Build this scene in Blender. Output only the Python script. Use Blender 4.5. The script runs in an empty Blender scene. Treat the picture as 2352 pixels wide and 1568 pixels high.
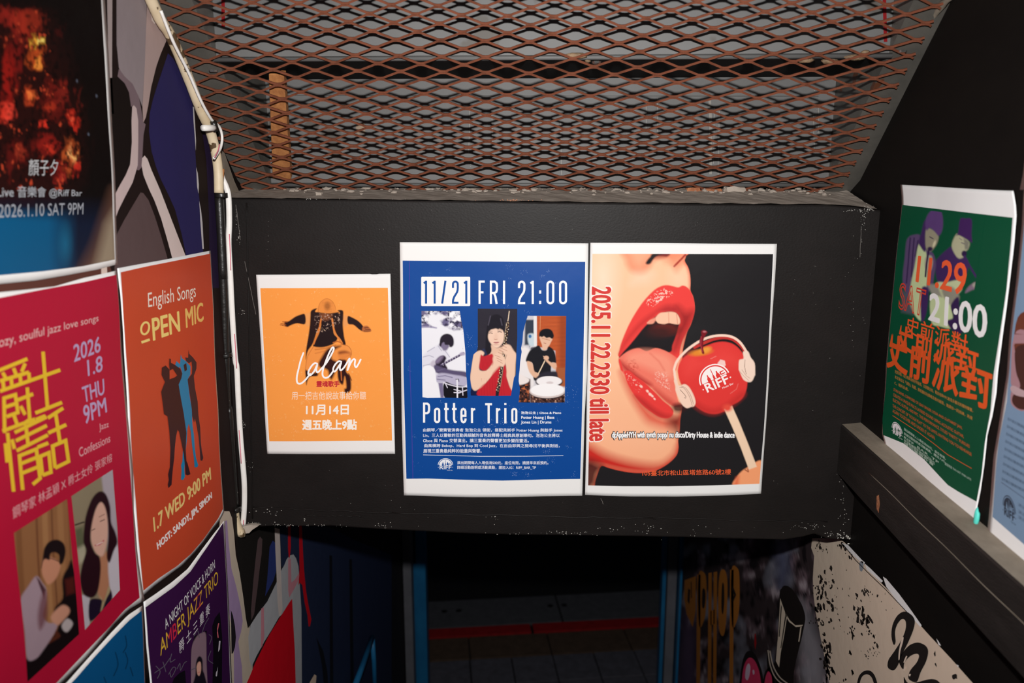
import bpy, bmesh, math, random
import numpy as np
from mathutils import Vector, Matrix
from mathutils.geometry import tessellate_polygon

# ------------------------------------------------------------------ camera
H = 2.5                                   # eye height above the street floor
FPX, CX, CY = 1829.0, 1176.0, 784.0
PITCH, YAW = math.radians(11.5), math.radians(2.27)
CF = np.array([-math.sin(YAW)*math.cos(PITCH), math.cos(YAW)*math.cos(PITCH), -math.sin(PITCH)])
CR = np.array([math.cos(YAW), math.sin(YAW), 0.0])
CU = np.cross(CR, CF)
sc = bpy.context.scene
col = sc.collection
cam_d = bpy.data.cameras.new('camera')
cam = bpy.data.objects.new('camera', cam_d)
col.objects.link(cam)
cam_d.sensor_width = 36.0
cam_d.lens = 36.0*FPX/2352.0
cam_d.clip_start = 0.02
cam.matrix_world = Matrix(((CR[0], CU[0], -CF[0], 0), (CR[1], CU[1], -CF[1], 0), (CR[2], CU[2], -CF[2], H), (0, 0, 0, 1)))
cam_d.dof.use_dof = True
cam_d.dof.focus_distance = 1.30
cam_d.dof.aperture_fstop = 4.5
sc.camera = cam
# ------------------------------------------------------------------ light
sc.view_settings.view_transform = 'Standard'
sc.view_settings.look = 'None'
sc.view_settings.exposure = 0.0
sc.view_settings.gamma = 1.0
sc.view_settings.use_curve_mapping = False
w = bpy.data.worlds.new('night')
sc.world = w
w.use_nodes = True
w.node_tree.nodes['Background'].inputs[0].default_value = (0.55, 0.6, 0.75, 1)
w.node_tree.nodes['Background'].inputs[1].default_value = 0.008
fl = bpy.data.lights.new('camera_flash', 'SPOT')
fl.energy = 83.0
fl.color = (1.0, 0.985, 0.965)
fl.spot_size = math.radians(112)
fl.spot_blend = 1.0
fl.shadow_soft_size = 0.014
flo = bpy.data.objects.new('camera_flash', fl)
col.objects.link(flo)
flo.location = (0.0, 0.0, H+0.125)
flo.rotation_euler = Vector((0.0, 1.0, -0.27)).to_track_quat('-Z', 'Y').to_euler()
sl = bpy.data.lights.new('street_fill', 'POINT')  # unseen fill light added for the ambient glow from the street
sl.energy = 5.0
sl.color = (0.6, 0.75, 1.0)
sl.shadow_soft_size = 0.3
slo = bpy.data.objects.new('street_fill', sl)
col.objects.link(slo)
slo.location = (-0.2, 4.4, H+1.2)

pl = bpy.data.lights.new('passage_fill', 'POINT')  # fill light added out of sight behind the bulkhead to brighten the jambs
pl.energy = 0.3
pl.color = (0.7, 0.85, 1.0)
pl.shadow_soft_size = 0.05
plo = bpy.data.objects.new('passage_fill', pl)
col.objects.link(plo)
plo.location = (0.0, 2.45, H-0.72)

# ------------------------------------------------------------------ helpers
def F(x0, y0, s):
    return lambda *a: (x0+a[0]/s, y0+a[1]/s) if len(a) == 2 else [(x0+p[0]/s, y0+p[1]/s) for p in a[0]]

def rays(p):
    p = np.asarray(p, float).reshape(-1, 2)
    return CF+CR*((p[:, :1]-CX)/FPX)+CU*((CY-p[:, 1:2])/FPX)

def on(ax, v, p, off=0.0):
    d = rays(p)
    P = d*((v+off)/d[:, ax])[:, None]
    P[:, 2] += H
    return P

def px(P):
    P = np.asarray(P, float).reshape(-1, 3)-np.array([0, 0, H])
    z = P@CF
    return np.stack([CX+FPX*(P@CR)/z, CY-FPX*(P@CU)/z], 1)

XL, XR, YB = -0.52, 0.52, 1.27
PLANES = {'L': (0, XL, 1.0), 'R': (0, XR, -1.0), 'B': (1, YB, -1.0)}

def lin(h):
    h = h.lstrip('#')
    c = np.array([int(h[i:i+2], 16)/255. for i in (0, 2, 4)])
    return np.where(c <= .04045, c/12.92, ((c+.055)/1.055)**2.4)

def tag(o, label=None, cat=None, group=None, kind=None):
    if label: o['label'] = label
    if cat: o['category'] = cat
    if group: o['group'] = group
    if kind: o['kind'] = kind
    return o

def mk(name, V, faces, mat, parent=None, cols=None, smooth=False, thick=0.0):
    """one mesh object with its origin at its own centre"""
    V = np.asarray(V, float)
    c = V.mean(0)
    me = bpy.data.meshes.new(name)
    me.from_pydata((V-c).tolist(), [], faces if isinstance(faces, list) else faces.tolist())
    if cols is not None:
        cols = np.asarray(cols, float)
        if cols.ndim == 1: cols = np.repeat(cols[None], len(V), 0)
        a = me.color_attributes.new('Col', 'FLOAT_COLOR', 'POINT')
        a.data.foreach_set('color', np.concatenate([cols, np.ones((len(V), 1))], 1).astype(np.float32).ravel())
    me.update()
    if smooth: me.polygons.foreach_set('use_smooth', [True]*len(me.polygons))
    me.materials.append(mat)
    o = bpy.data.objects.new(name, me)
    col.objects.link(o)
    if parent is not None:
        o.parent = parent
        o.location = Vector(c)-world_loc(parent)
    else:
        o.location = c
    if thick:
        md = o.modifiers.new('thickness', 'SOLIDIFY'); md.thickness = thick; md.offset = 0
    return o

def world_loc(o):
    v = Vector(o.location)
    while o.parent is not None:
        o = o.parent; v = v+o.location
    return v

def empty(name, loc, parent=None):
    o = bpy.data.objects.new(name, None)
    col.objects.link(o)
    o.empty_display_size = 0.05
    o.location = loc
    return o

# ---- materials
def nt_mat(name, rough=0.5, spec=0.5):
    m = bpy.data.materials.new(name); m.use_nodes = True
    nt = m.node_tree; b = nt.nodes['Principled BSDF']
    b.inputs['Roughness'].default_value = rough
    b.inputs['Specular IOR Level'].default_value = spec
    return m, nt, b

def N(nt, t, **k):
    n = nt.nodes.new(t)
    for a, v in k.items():
        if a.startswith('i_'): n.inputs[int(a[2:]) if a[2:].isdigit() else a[2:]].default_value = v
        else: setattr(n, a, v)
    return n

def ramp(nt, stops):
    r = nt.nodes.new('ShaderNodeValToRGB')
    e = r.color_ramp.elements
    while len(e) < len(stops): e.new(0.5)
    for i, (p, c) in enumerate(stops):
        e[i].position = p
        c = lin(c) if isinstance(c, str) else c
        e[i].color = (c[0], c[1], c[2], 1)
    return r

def add_bump(nt, b, src, strength, dist):
    bp = N(nt, 'ShaderNodeBump'); bp.inputs['Strength'].default_value = strength; bp.inputs['Distance'].default_value = dist
    nt.links.new(src, bp.inputs['Height']); nt.links.new(bp.outputs[0], b.inputs['Normal'])
    return bp

def noise_mat(name, stops, scale=8, detail=8, rough=0.7, bump=0.2, bdist=0.002, stretch=(1, 1, 1), spec=0.3, bscale=None, metal=0.0, spots=None):
    m, nt, b = nt_mat(name, rough, spec)
    b.inputs['Metallic'].default_value = metal
    g = N(nt, 'ShaderNodeNewGeometry')
    mp = N(nt, 'ShaderNodeMapping'); mp.inputs['Scale'].default_value = stretch
    nt.links.new(g.outputs['Position'], mp.inputs[0])
    n = N(nt, 'ShaderNodeTexNoise'); n.inputs['Scale'].default_value = scale; n.inputs['Detail'].default_value = detail; n.inputs['Roughness'].default_value = 0.65
    nt.links.new(mp.outputs[0], n.inputs['Vector'])
    r = ramp(nt, stops); nt.links.new(n.outputs[0], r.inputs[0])
    out = r.outputs[0]
    if spots:                                   # (colour, threshold, scale)
        for c, th, s_ in spots:
            n3 = N(nt, 'ShaderNodeTexNoise'); n3.inputs['Scale'].default_value = s_; n3.inputs['Detail'].default_value = 4
            nt.links.new(g.outputs['Position'], n3.inputs['Vector'])
            r3 = ramp(nt, [(th, (0, 0, 0)), (th+.02, (1, 1, 1))]); nt.links.new(n3.outputs[0], r3.inputs[0])
            mx = N(nt, 'ShaderNodeMixRGB'); nt.links.new(r3.outputs[0], mx.inputs[0]); nt.links.new(out, mx.inputs[1])
            cc = lin(c); mx.inputs[2].default_value = (cc[0], cc[1], cc[2], 1)
            out = mx.outputs[0]
    nt.links.new(out, b.inputs['Base Color'])
    n2 = N(nt, 'ShaderNodeTexNoise'); n2.inputs['Scale'].default_value = bscale or scale*6; n2.inputs['Detail'].default_value = 6
    nt.links.new(mp.outputs[0], n2.inputs['Vector'])
    add_bump(nt, b, n2.outputs[0], bump, bdist)
    return m

def print_mat(name, rough, spec, bump=0.12, bs=14, coat=0.0):
    m, nt, b = nt_mat(name, rough, spec)
    a = N(nt, 'ShaderNodeAttribute'); a.attribute_name = 'Col'
    nt.links.new(a.outputs['Color'], b.inputs['Base Color'])
    g = N(nt, 'ShaderNodeNewGeometry')
    n = N(nt, 'ShaderNodeTexNoise'); n.inputs['Scale'].default_value = bs; n.inputs['Detail'].default_value = 3
    nt.links.new(g.outputs['Position'], n.inputs['Vector'])
    add_bump(nt, b, n.outputs[0], bump, 0.01)
    return m

M_PAPER = print_mat('printed_paper', 0.45, 0.10, 0.08)
M_VINYL = print_mat('printed_vinyl', 0.6, 0.06, 0.08, 30)
M_INK = print_mat('ink', 0.42, 0.12, 0.08)

# ---- pixel-space geometry laid on real planes
def polyl(pts, n):
    """resample a polyline to n points by length"""
    p = np.asarray(pts, float)
    if len(p) == 1: return np.repeat(p, n, 0)
    d = np.r_[0, np.cumsum(np.linalg.norm(np.diff(p, axis=0), axis=1))]
    t = np.linspace(0, d[-1], n)
    return np.stack([np.interp(t, d, p[:, 0]), np.interp(t, d, p[:, 1])], 1)

def sm(pts, n=5, closed=True):
    """Catmull-Rom smoothing"""
    p = np.asarray(pts, float); L = len(p); out = []
    rng = range(L if closed else L-1)
    for i in rng:
        if closed: a, b, c, d = p[i-1], p[i], p[(i+1) % L], p[(i+2) % L]
        else: a, b, c, d = p[max(i-1, 0)], p[i], p[i+1], p[min(i+2, L-1)]
        for k in range(n):
            t = k/n
            out.append(.5*((2*b)+(-a+c)*t+(2*a-5*b+4*c-d)*t*t+(-a+3*b-3*c+d)*t**3))
    if not closed: out.append(p[-1])
    return np.array(out)

def coons(top, right, bottom, left, nx, ny):
    """grid of pixel points inside four edge polylines: top L>R, right T>B, bottom L>R, left T>B"""
    T = polyl(top, nx); B = polyl(bottom, nx); L = polyl(left, ny); R = polyl(right, ny)
    u = np.linspace(0, 1, nx)[None, :, None]; v = np.linspace(0, 1, ny)[:, None, None]
    G = (1-v)*T[None]+v*B[None]+(1-u)*L[:, None]+u*R[:, None]
    G -= (1-u)*(1-v)*T[0]+u*(1-v)*T[-1]+(1-u)*v*B[0]+u*v*B[-1]
    return G

def gfaces(nx, ny):
    i = np.arange(ny-1)[:, None]*nx+np.arange(nx-1)[None]
    return np.stack([i, i+1, i+nx+1, i+nx], -1).reshape(-1, 4)

def edges4(q):
    if len(q) == 4 and np.asarray(q[0]).ndim == 1:
        return [q[0], q[1]], [q[1], q[2]], [q[3], q[2]], [q[0], q[3]]
    return q

class Canvas:
    """colours a cloud of pixel positions with soft-edged shapes (flat print only)"""
    def __init__(s, P):
        s.x = P[:, 0]; s.y = P[:, 1]; s.c = np.zeros((len(P), 3))
    def fill(s, h): s.c[:] = lin(h); return s
    def mix(s, h, a):
        s.c += (lin(h)-s.c)*np.clip(a, 0, 1)[:, None]; return s
    def sd(s, pts):
        p = np.asarray(pts, float); q = np.roll(p, -1, 0)
        d = np.full(len(s.x), 1e9); ins = np.zeros(len(s.x), bool)
        for (ax, ay), (bx, by) in zip(p, q):
            ex, ey = bx-ax, by-ay; wx, wy = s.x-ax, s.y-ay
            t = np.clip((wx*ex+wy*ey)/(ex*ex+ey*ey+1e-9), 0, 1)
            d = np.minimum(d, (wx-ex*t)**2+(wy-ey*t)**2)
            if ay != by:
                ins ^= ((ay > s.y) != (by > s.y)) & (s.x < (bx-ax)*(s.y-ay)/(by-ay)+ax)
        d = np.sqrt(d); return np.where(ins, d, -d)
    def poly(s, pts, h, soft=1.0, a=1.0, smooth=True):
        if smooth and len(pts) > 4: pts = sm(pts, 4)
        return s.mix(h, a*np.clip(s.sd(pts)/soft*.5+.5, 0, 1))
    def ell(s, cx, cy, rx, ry, h, soft=0.3, rot=0, a=1.0):
        r = math.radians(rot); X = (s.x-cx)*math.cos(r)+(s.y-cy)*math.sin(r); Y = -(s.x-cx)*math.sin(r)+(s.y-cy)*math.cos(r)
        d = 1-np.sqrt((X/rx)**2+(Y/ry)**2)
        return s.mix(h, a*np.clip(d/soft+.5, 0, 1))
    def line(s, pts, w_, h, soft=1.0, a=1.0):
        p = np.asarray(pts, float) if len(pts) < 4 else sm(pts, 4, False); d = np.full(len(s.x), 1e9)
        for (ax, ay), (bx, by) in zip(p[:-1], p[1:]):
            ex, ey = bx-ax, by-ay; wx, wy = s.x-ax, s.y-ay
            t = np.clip((wx*ex+wy*ey)/(ex*ex+ey*ey+1e-9), 0, 1)
            d = np.minimum(d, (wx-ex*t)**2+(wy-ey*t)**2)
        return s.mix(h, a*np.clip((w_/2-np.sqrt(d))/soft+.5, 0, 1))
    def noise(s, sx, sy, seed=0):
        rs = np.random.RandomState(seed); v = np.zeros(len(s.x)); amp = 1.0
        for k in range(4):
            g = rs.rand(64, 64); X = s.x/sx*2**k; Y = s.y/sy*2**k
            xi = np.floor(X).astype(int); yi = np.floor(Y).astype(int); fx = X-xi; fy = Y-yi
            fx = fx*fx*(3-2*fx); fy = fy*fy*(3-2*fy)
            a = g[yi % 64, xi % 64]; b = g[yi % 64, (xi+1) % 64]; c = g[(yi+1) % 64, xi % 64]; d = g[(yi+1) % 64, (xi+1) % 64]
            v += amp*((a*(1-fx)+b*fx)*(1-fy)+(c*(1-fx)+d*fx)*fy); amp *= .5
        return v/1.875

_font_cache = {}
def glyphs(txt, bold=0.0, outline=0.0):
    k = (txt, bold, outline)
    if k in _font_cache: return _font_cache[k]
    d = bpy.data.curves.new('t', 'FONT'); d.body = txt; d.resolution_u = 3; d.offset = bold
    d.space_character = 1.0
    if outline:
        d.fill_mode = 'NONE'; d.bevel_depth = outline; d.bevel_resolution = 0
    o = bpy.data.objects.new('t', d); col.objects.link(o)
    dg = bpy.context.evaluated_depsgraph_get(); dg.update()
    m = o.evaluated_get(dg).to_mesh()
    V = np.array([v.co[:] for v in m.vertices]); Fc = [list(p.vertices) for p in m.polygons]
    o.evaluated_get(dg).to_mesh_clear()
    bpy.data.objects.remove(o); bpy.data.curves.remove(d)
    mn = V.min(0); mx = V.max(0)
    _font_cache[k] = (np.c_[(V[:, :2]-mn[:2])/(mx[:2]-mn[:2]), V[:, 2]/max(outline, 1e-6) if outline else V[:, 2]*0], Fc)
    return _font_cache[k]

class Sheet:
    """a sheet of paper on a wall plane; every printed layer follows the same gentle waves"""
    STEP = 0.00016
    def __init__(s, name, plane, q, label, cat='poster', group=None, E=1.0, wave=0.0006, base=0.0012, paper='#F4F2F0', n=(34, 46), mat=None, parent=None, curl=None):
        s.ax, s.v, s.sg = PLANES[plane]; s.E = E; s.wave = wave; s.base = base; s.lay = 0; s.curl = curl
        s.seed = (len(label)*7919) % 97
        s.mat = mat or M_INK
        if q is None:
            s.o = parent; return
        G = coons(*edges4(q), *n)
        s.o = mk(name, s.pos(G.reshape(-1, 2)), gfaces(*n), mat or M_PAPER, parent, s.ink(paper), smooth=True, thick=0.0002)
        if parent is None: tag(s.o, label, cat, group or ('graffiti murals on the side walls' if cat == 'mural' else 'gig posters pasted on the walls'))
    def ink(s, h):
        return np.clip((lin(h) if isinstance(h, str) else h)/s.E, 0, .93)
    def pos(s, p, lay=None):
        P = on(s.ax, s.v, p)
        a = P[:, 1-s.ax]; z = P[:, 2]; k = s.seed
        dsp = s.wave*(1+np.sin(a*26+k)+.6*np.sin(z*31+a*13+k*2)+.4*np.sin(z*47-a*9))
        if s.curl is not None: dsp = dsp+s.curl(a, z)
        P = on(s.ax, s.v, p, s.sg*(s.base+s.wave))
        P[:, s.ax] += s.sg*(np.maximum(dsp, 0)-s.wave+(s.lay if lay is None else lay)*s.STEP)
        return P
    def up(s, n=1): s.lay += n; return s
    def panel(s, name, q, h, n=(30, 40), lay=1):
        s.lay = lay
        G = coons(*edges4(q), *n)
        return mk(name, s.pos(G.reshape(-1, 2)), gfaces(*n), s.mat, s.o, s.ink(h), smooth=True)
    def pic(s, name, q, n, paint, lay=2):
        s.lay = lay
        G = coons(*edges4(q), *n).reshape(-1, 2)
        c = Canvas(G); paint(c)
        return mk(name, s.pos(G), gfaces(*n), s.mat, s.o, s.ink(c.c), smooth=True)
    def polys(s, name, L, h, lay=3, smooth=False, parent=None):
        if 1 < len(L) <= 12:                      # every shape a piece of its own
            r = [s.polys(name, [p], h if isinstance(h, str) else h[i], lay, smooth, parent) for i, p in enumerate(L)]
            return r[0]
        s.lay = lay; V = []; Fc = []; C = []
        for i, pts in enumerate(L):
            hh = h if isinstance(h, str) or not isinstance(h, (list, tuple)) else h[i]
            p = sm(pts, 4) if smooth else np.asarray(pts, float)
            t = tessellate_polygon([[Vector((a, b, 0)) for a, b in p]])
            k = len(V); V += p.tolist(); Fc += [[k+a, k+b, k+c] for a, b, c in t]
            C += [s.ink(hh)]*len(p)
        return mk(name, s.pos(np.array(V)), Fc, s.mat, parent or s.o, np.array(C))
    def strokes(s, name, L, w_, h, lay=3, cap=True, smooth=False):
        s.lay = lay; V = []; Fc = []
        for it in L:
            pts, ww = (it if isinstance(it, tuple) and not np.isscalar(it[0]) and np.isscalar(it[1]) else (it, w_))
            p = np.asarray(pts, float)
            if smooth and len(p) > 2: p = sm(p, 5, False)
            if len(p) == 1: p = np.vstack([p, p+[[0.01, 0]]])
            d = np.gradient(p, axis=0) if len(p) > 2 else np.repeat((p[1]-p[0])[None], 2, 0)
            d /= np.linalg.norm(d, axis=1)[:, None]+1e-9
            nrm = np.stack([-d[:, 1], d[:, 0]], 1)
            if len(p) > 2 and not smooth:       # mitre the corners
                e = np.diff(p, axis=0); e /= np.linalg.norm(e, axis=1)[:, None]+1e-9
                for i in range(1, len(p)-1):
                    b = e[i-1]+e[i]; b /= np.linalg.norm(b)+1e-9
                    m_ = np.array([-b[1], b[0]]); cs = max(.45, abs(m_@np.array([-e[i][1], e[i][0]])))
                    nrm[i] = m_/cs
                nrm[0] = [-e[0][1], e[0][0]]; nrm[-1] = [-e[-1][1], e[-1][0]]
            k = len(V); a = p+nrm*ww/2; b = p-nrm*ww/2
            for i in range(len(p)): V += [a[i].tolist(), b[i].tolist()]
            Fc += [[k+2*i, k+2*i+1, k+2*i+3, k+2*i+2] for i in range(len(p)-1)]
            if cap:
                for c, dd in ((p[0], -d[0]), (p[-1], d[-1])):
                    k = len(V); an = math.atan2(dd[1], dd[0])
                    arc = [(c+ww/2*np.array([math.cos(an+t), math.sin(an+t)])).tolist() for t in np.linspace(-math.pi/2, math.pi/2, 7)]
                    V += arc; Fc.append([k+i for i in range(7)])
        W3 = s.pos(np.array(V)); W3[:, s.ax] += s.sg*np.arange(len(W3))/len(W3)*1.1e-4      # later strokes lie a hair above earlier ones
        return mk(name, W3, Fc, s.mat, s.o, s.ink(h))
    def text(s, name, txt, q, h, bold=0.0, lay=3, outline=0.0, cfun=None, clip=0.0):
        s.lay = lay
        V, Fc = glyphs(txt, 0.0, outline)
        if clip: Fc = [f for f in Fc if max(V[j, 1] for j in f) < 1-clip]      # upper part of the characters cropped off in the print
        W = on(s.ax, s.v, q); u = V[:, :1]; v = 1-V[:, 1:2]
        P = px((1-v)*((1-u)*W[0]+u*W[1])+v*((1-u)*W[3]+u*W[2]))
        U = V[:, 0]
        if bold > 0:                              # heavier weight: copies shifted by a fraction of the letter height
            hh = np.linalg.norm(np.asarray(q[3], float)-np.asarray(q[0], float))*bold*1.15
            k = 12 if bold > .045 else 8 if hh > .9 else 5
            n = len(P); Q = [P]; G = list(Fc); nc = k+1
            for i in range(k):
                Q.append(P+hh*np.array([math.cos(i*6.2832/k), math.sin(i*6.2832/k)]))
                G += [[j+n*(i+1) for j in f] for f in Fc]
            P = np.vstack(Q); Fc = G; U = np.tile(U, k+1)
        else: n = len(P); nc = 1
        c = s.ink(h)
        if cfun is not None: c = np.array([s.ink(cfun(a)) for a in U])
        W3 = s.pos(P)
        if outline: W3[:, s.ax] += s.sg*V[:, 2]*4e-5
        W3[:, s.ax] -= s.sg*np.repeat(np.arange(nc)*1.2e-5, n)       # copies lie a hair apart
        return mk(name, W3, Fc, s.mat, s.o, c)

def box_q(f, x0, y0, x1, y1):
    return [f(x0, y0), f(x1, y0), f(x1, y1), f(x0, y1)]

def inq(q, u, v):
    q = np.asarray(q, float)
    return (1-v)*((1-u)*q[0]+u*q[1])+v*((1-u)*q[3]+u*q[2])

def logo(s, q, ink, bg, lay):
    """half-disc badge with bottles and glasses over the word RIFF"""
    m = lambda pts: [inq(q, a, b) for a, b in pts]
    arc = lambda r, n=20, cx=.5, cy=.60: [(cx+r*math.cos(t), cy-r*1.18*math.sin(t)) for t in np.linspace(0, math.pi, n)]
    o = s.polys('logo', [m(arc(.5)+[(0.05, .60)]) , m(arc(.40)) ], [ink, ink], lay)
    s.polys('logo_ring', [m(arc(.46)+arc(.42)[::-1])], [bg], lay+1, parent=o)
    sh = []
    for x, ww, top in ((.33, .04, .34), (.5, .025, .18), (.64, .05, .34)):
        sh.append([(x-ww*.4, top), (x+ww*.4, top), (x+ww*.5, .42), (x+ww*1.3, .50), (x+ww*1.3, .60), (x-ww*1.3, .60), (x-ww*1.3, .50), (x-ww*.5, .42)])
    sh.append([(.72, .42), (.86, .42), (.86, .46), (.76, .46), (.76, .52), (.88, .52), (.88, .56), (.72, .56)])
    s.polys('logo_bottles', [m(a) for a in sh], [bg]*len(sh), lay+1, parent=o)
    st = []
    for x in (.03, .97):
        st.append([(x+(.035 if k % 2 == 0 else .014)*math.sin(k*math.pi/5), .80-(.045 if k % 2 == 0 else .018)*math.cos(k*math.pi/5)) for k in range(10)])
    s.polys('logo_star', [m(a) for a in st], [ink]*2, lay, parent=o)
    s.text('logo_lettering', 'RIFF', m([(.12, .63), (.88, .63), (.88, .97), (.12, .97)]), ink, .03, lay)
    s.text('logo_lettering', 'Music Bar', m([(.60, 1.02), (.98, 1.02), (.98, 1.10), (.60, 1.10)]), ink, .0, lay)

def lw(Y, z): return tuple(px([[XL, Y, z+H]])[0])
def rw(Y, z): return tuple(px([[XR, Y, z+H]])[0])

def tube(name, P, r, mat, parent=None, seg=10, flat=1.0, cols=None):
    P = np.asarray(P, float); n = len(P)
    rr = np.full(n, r) if np.isscalar(r) else np.asarray(r)
    d = np.gradient(P, axis=0); d /= np.linalg.norm(d, axis=1)[:, None]
    V = []
    ref = np.array([0.3, -1.0, 0.1])
    for i in range(n):
        a = np.cross(d[i], ref); a /= np.linalg.norm(a); b = np.cross(d[i], a)
        for k in range(seg):
            t = 2*math.pi*k/seg
            V.append(P[i]+rr[i]*(a*math.cos(t)+b*math.sin(t)*flat))
    Fc = [[i*seg+k, i*seg+(k+1) % seg, (i+1)*seg+(k+1) % seg, (i+1)*seg+k] for i in range(n-1) for k in range(seg)]
    Fc += [list(range(seg))[::-1], [(n-1)*seg+k for k in range(seg)]]
    return mk(name, V, Fc, mat, parent, cols, smooth=True)

def sm3(P, n=6):
    P = np.asarray(P, float); out = []
    for i in range(len(P)-1):
        a, b, c, d = P[max(i-1, 0)], P[i], P[i+1], P[min(i+2, len(P)-1)]
        for k in range(n):
            t = k/n; out.append(.5*((2*b)+(-a+c)*t+(2*a-5*b+4*c-d)*t*t+(-a+3*b-3*c+d)*t**3))
    out.append(P[-1]); return np.array(out)

def box(name, x0, x1, y0, y1, z0, z1, mat, parent=None):
    V = [(x, y, z+H) for x in (x0, x1) for y in (y0, y1) for z in (z0, z1)]
    Fc = [[0, 1, 3, 2], [4, 6, 7, 5], [0, 4, 5, 1], [2, 3, 7, 6], [0, 2, 6, 4], [1, 5, 7, 3]]
    return mk(name, V, Fc, mat, parent)

def prism(name, poly, d, mat, parent=None, bevel=0):
    """extrude a planar 3-D polygon along vector d"""
    p = np.asarray(poly, float); n = len(p); V = np.vstack([p, p+np.asarray(d)])
    Fc = [list(range(n))[::-1], list(range(n, 2*n))]+[[i, (i+1) % n, n+(i+1) % n, n+i] for i in range(n)]
    o = mk(name, V, Fc, mat, parent)
    if bevel:
        md = o.modifiers.new('b', 'BEVEL'); md.width = bevel; md.segments = 2
    return o
# ================================================================== SETTING
M_BLACK = noise_mat('black_paint', [(0.3, '#161312'), (0.7, '#1f1b1a')], 5, 10, 0.5, 0.5, 0.0005, (1, 1, 1.5), 0.16, 260)
M_BLACK2 = noise_mat('matt_black_paint', [(0.3, '#110f0e'), (0.7, '#181513')], 4, 10, 0.6, 0.3, 0.0005, (1, 1, 2), 0.1, 160)
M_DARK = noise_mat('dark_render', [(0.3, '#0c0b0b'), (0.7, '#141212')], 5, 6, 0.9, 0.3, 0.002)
M_STEEL = noise_mat('grey_primer_steel', [(0.25, '#5d5c5b'), (0.75, '#686766')], 6, 8, 0.55, 0.08, 0.001, (1, 1, 1), 0.35, 40,
                    spots=[('#55504b', 0.66, 9), ('#8d7a66', 0.735, 17)])
M_STRING = noise_mat('worn_grey_steel', [(0.3, '#45433f'), (0.7, '#625e58')], 10, 10, 0.45, 0.15, 0.001, (1, 1, 1), 0.5, 60,
                     spots=[('#5a3524', 0.64, 14)])
M_RUST = noise_mat('rust', [(0.25, '#4e2b1d'), (0.5, '#6c3d2b'), (0.8, '#7a4734')], 60, 8, 0.85, 0.5, 0.0006, (1, 1, 1), 0.15, 600)
M_MORTAR = noise_mat('dusty_mortar', [(0.2, '#8f8378'), (0.8, '#b4a89d')], 25, 10, 0.95, 0.5, 0.001, (1, 1, 1), 0.1, 120)
M_WOOD = noise_mat('raw_wood', [(0.3, '#96603a'), (0.7, '#c08350')], 8, 10, 0.7, 0.3, 0.001, (14, 14, 1), 0.2, 60)
M_LEDGE = noise_mat('ledge_black_paint', [(0.3, '#1d1a18'), (0.7, '#2a2624')], 10, 10, 0.5, 0.5, 0.001, (6, 1, 6), 0.35, 120)
M_DUST = noise_mat('dusty_wood', [(0.25, '#6e6458'), (0.75, '#93887a')], 14, 10, 0.9, 0.3, 0.001, (2, 1, 1), 0.1, 100)
M_BLUE = noise_mat('blue_steel', [(0.3, '#155580'), (0.7, '#1c6692')], 10, 6, 0.4, 0.1, 0.001, (1, 1, 1), 0.5)
M_GREYP = noise_mat('grey_metal', [(0.3, '#56565c'), (0.7, '#66666c')], 10, 6, 0.5, 0.1, 0.001)
M_CREAM = noise_mat('aged_cream_plastic', [(0.3, '#e2d0b4'), (0.7, '#c9b391')], 14, 8, 0.5, 0.15, 0.0008, (1, 1, 1), 0.4, spots=[('#5a4630', 0.60, 45)])
M_PIPE = noise_mat('black_painted_pipe', [(0.3, '#191716'), (0.7, '#211e1c')], 14, 8, 0.35, 0.5, 0.0015, (1, 1, 1), 0.5, 120, spots=[('#b8ada0', 0.73, 60)])
M_CABLE = noise_mat('white_cable', [(0.3, '#e6e0da'), (0.7, '#f2eeea')], 30, 4, 0.45, 0.05, 0.0005, (1, 1, 1), 0.4)
M_PINK = noise_mat('pink_print', [(0.3, '#dc6a80'), (0.7, '#e07a8c')], 30, 2, 0.5, 0.0)
M_BOLT = noise_mat('shiny_bolt', [(0.3, '#9a9894'), (0.7, '#c2c0bc')], 50, 4, 0.2, 0.2, 0.001, metal=0.9)
M_WELD = noise_mat('burnt_weld', [(0.3, '#5a4a3a'), (0.7, '#93785c')], 60, 8, 0.6, 0.8, 0.002)
M_TILE1 = noise_mat('brown_paver', [(0.3, '#4a3a2e'), (0.7, '#5e4a3c')], 20, 8, 0.8, 0.3, 0.002)
M_TILE2 = noise_mat('grey_paver', [(0.3, '#4c4a50'), (0.7, '#62606a')], 20, 8, 0.8, 0.3, 0.002)
M_GUT = noise_mat('gutter_concrete', [(0.3, '#4a4a4e'), (0.7, '#58585c')], 20, 8, 0.85, 0.3, 0.002)
M_REDL = noise_mat('red_road_paint', [(0.3, '#8c1014'), (0.7, '#a8161a')], 20, 8, 0.7, 0.3, 0.002)
M_ASPH = noise_mat('asphalt', [(0.3, '#131314'), (0.7, '#1d1d1f')], 60, 8, 0.9, 0.5, 0.003)

# slope plane of the expanded metal: through (y 1.375, z -0.011), falling away from the viewer
SN = np.array([0.0, 0.903, 1.0]); SC = 0.903*1.375-0.011
def on_slope(p, off=0.0):
    d = rays(p); P = d*((SC+off)/(d@SN))[:, None]; P[:, 2] += H; return P
def zs(y): return SC-0.903*y

# --- walls: slabs whose upper edge follows the slope of the stairs above
def wall_poly(x, ybk):
    return [(x, -0.75, -H+H), (x, ybk, 0), (x, ybk, H-0.03), (x, 1.42, H-0.03), (x, 1.36, H+zs(1.36)-.004), (x, -0.75, H+zs(-0.75))]
wall_left = tag(prism('wall_left', wall_poly(XL, 2.9), (-0.1, 0, 0), M_BLACK2), kind='structure')
wall_right = tag(prism('wall_right', wall_poly(XR, 2.9), (0.1, 0, 0), M_BLACK2), kind='structure')
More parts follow.
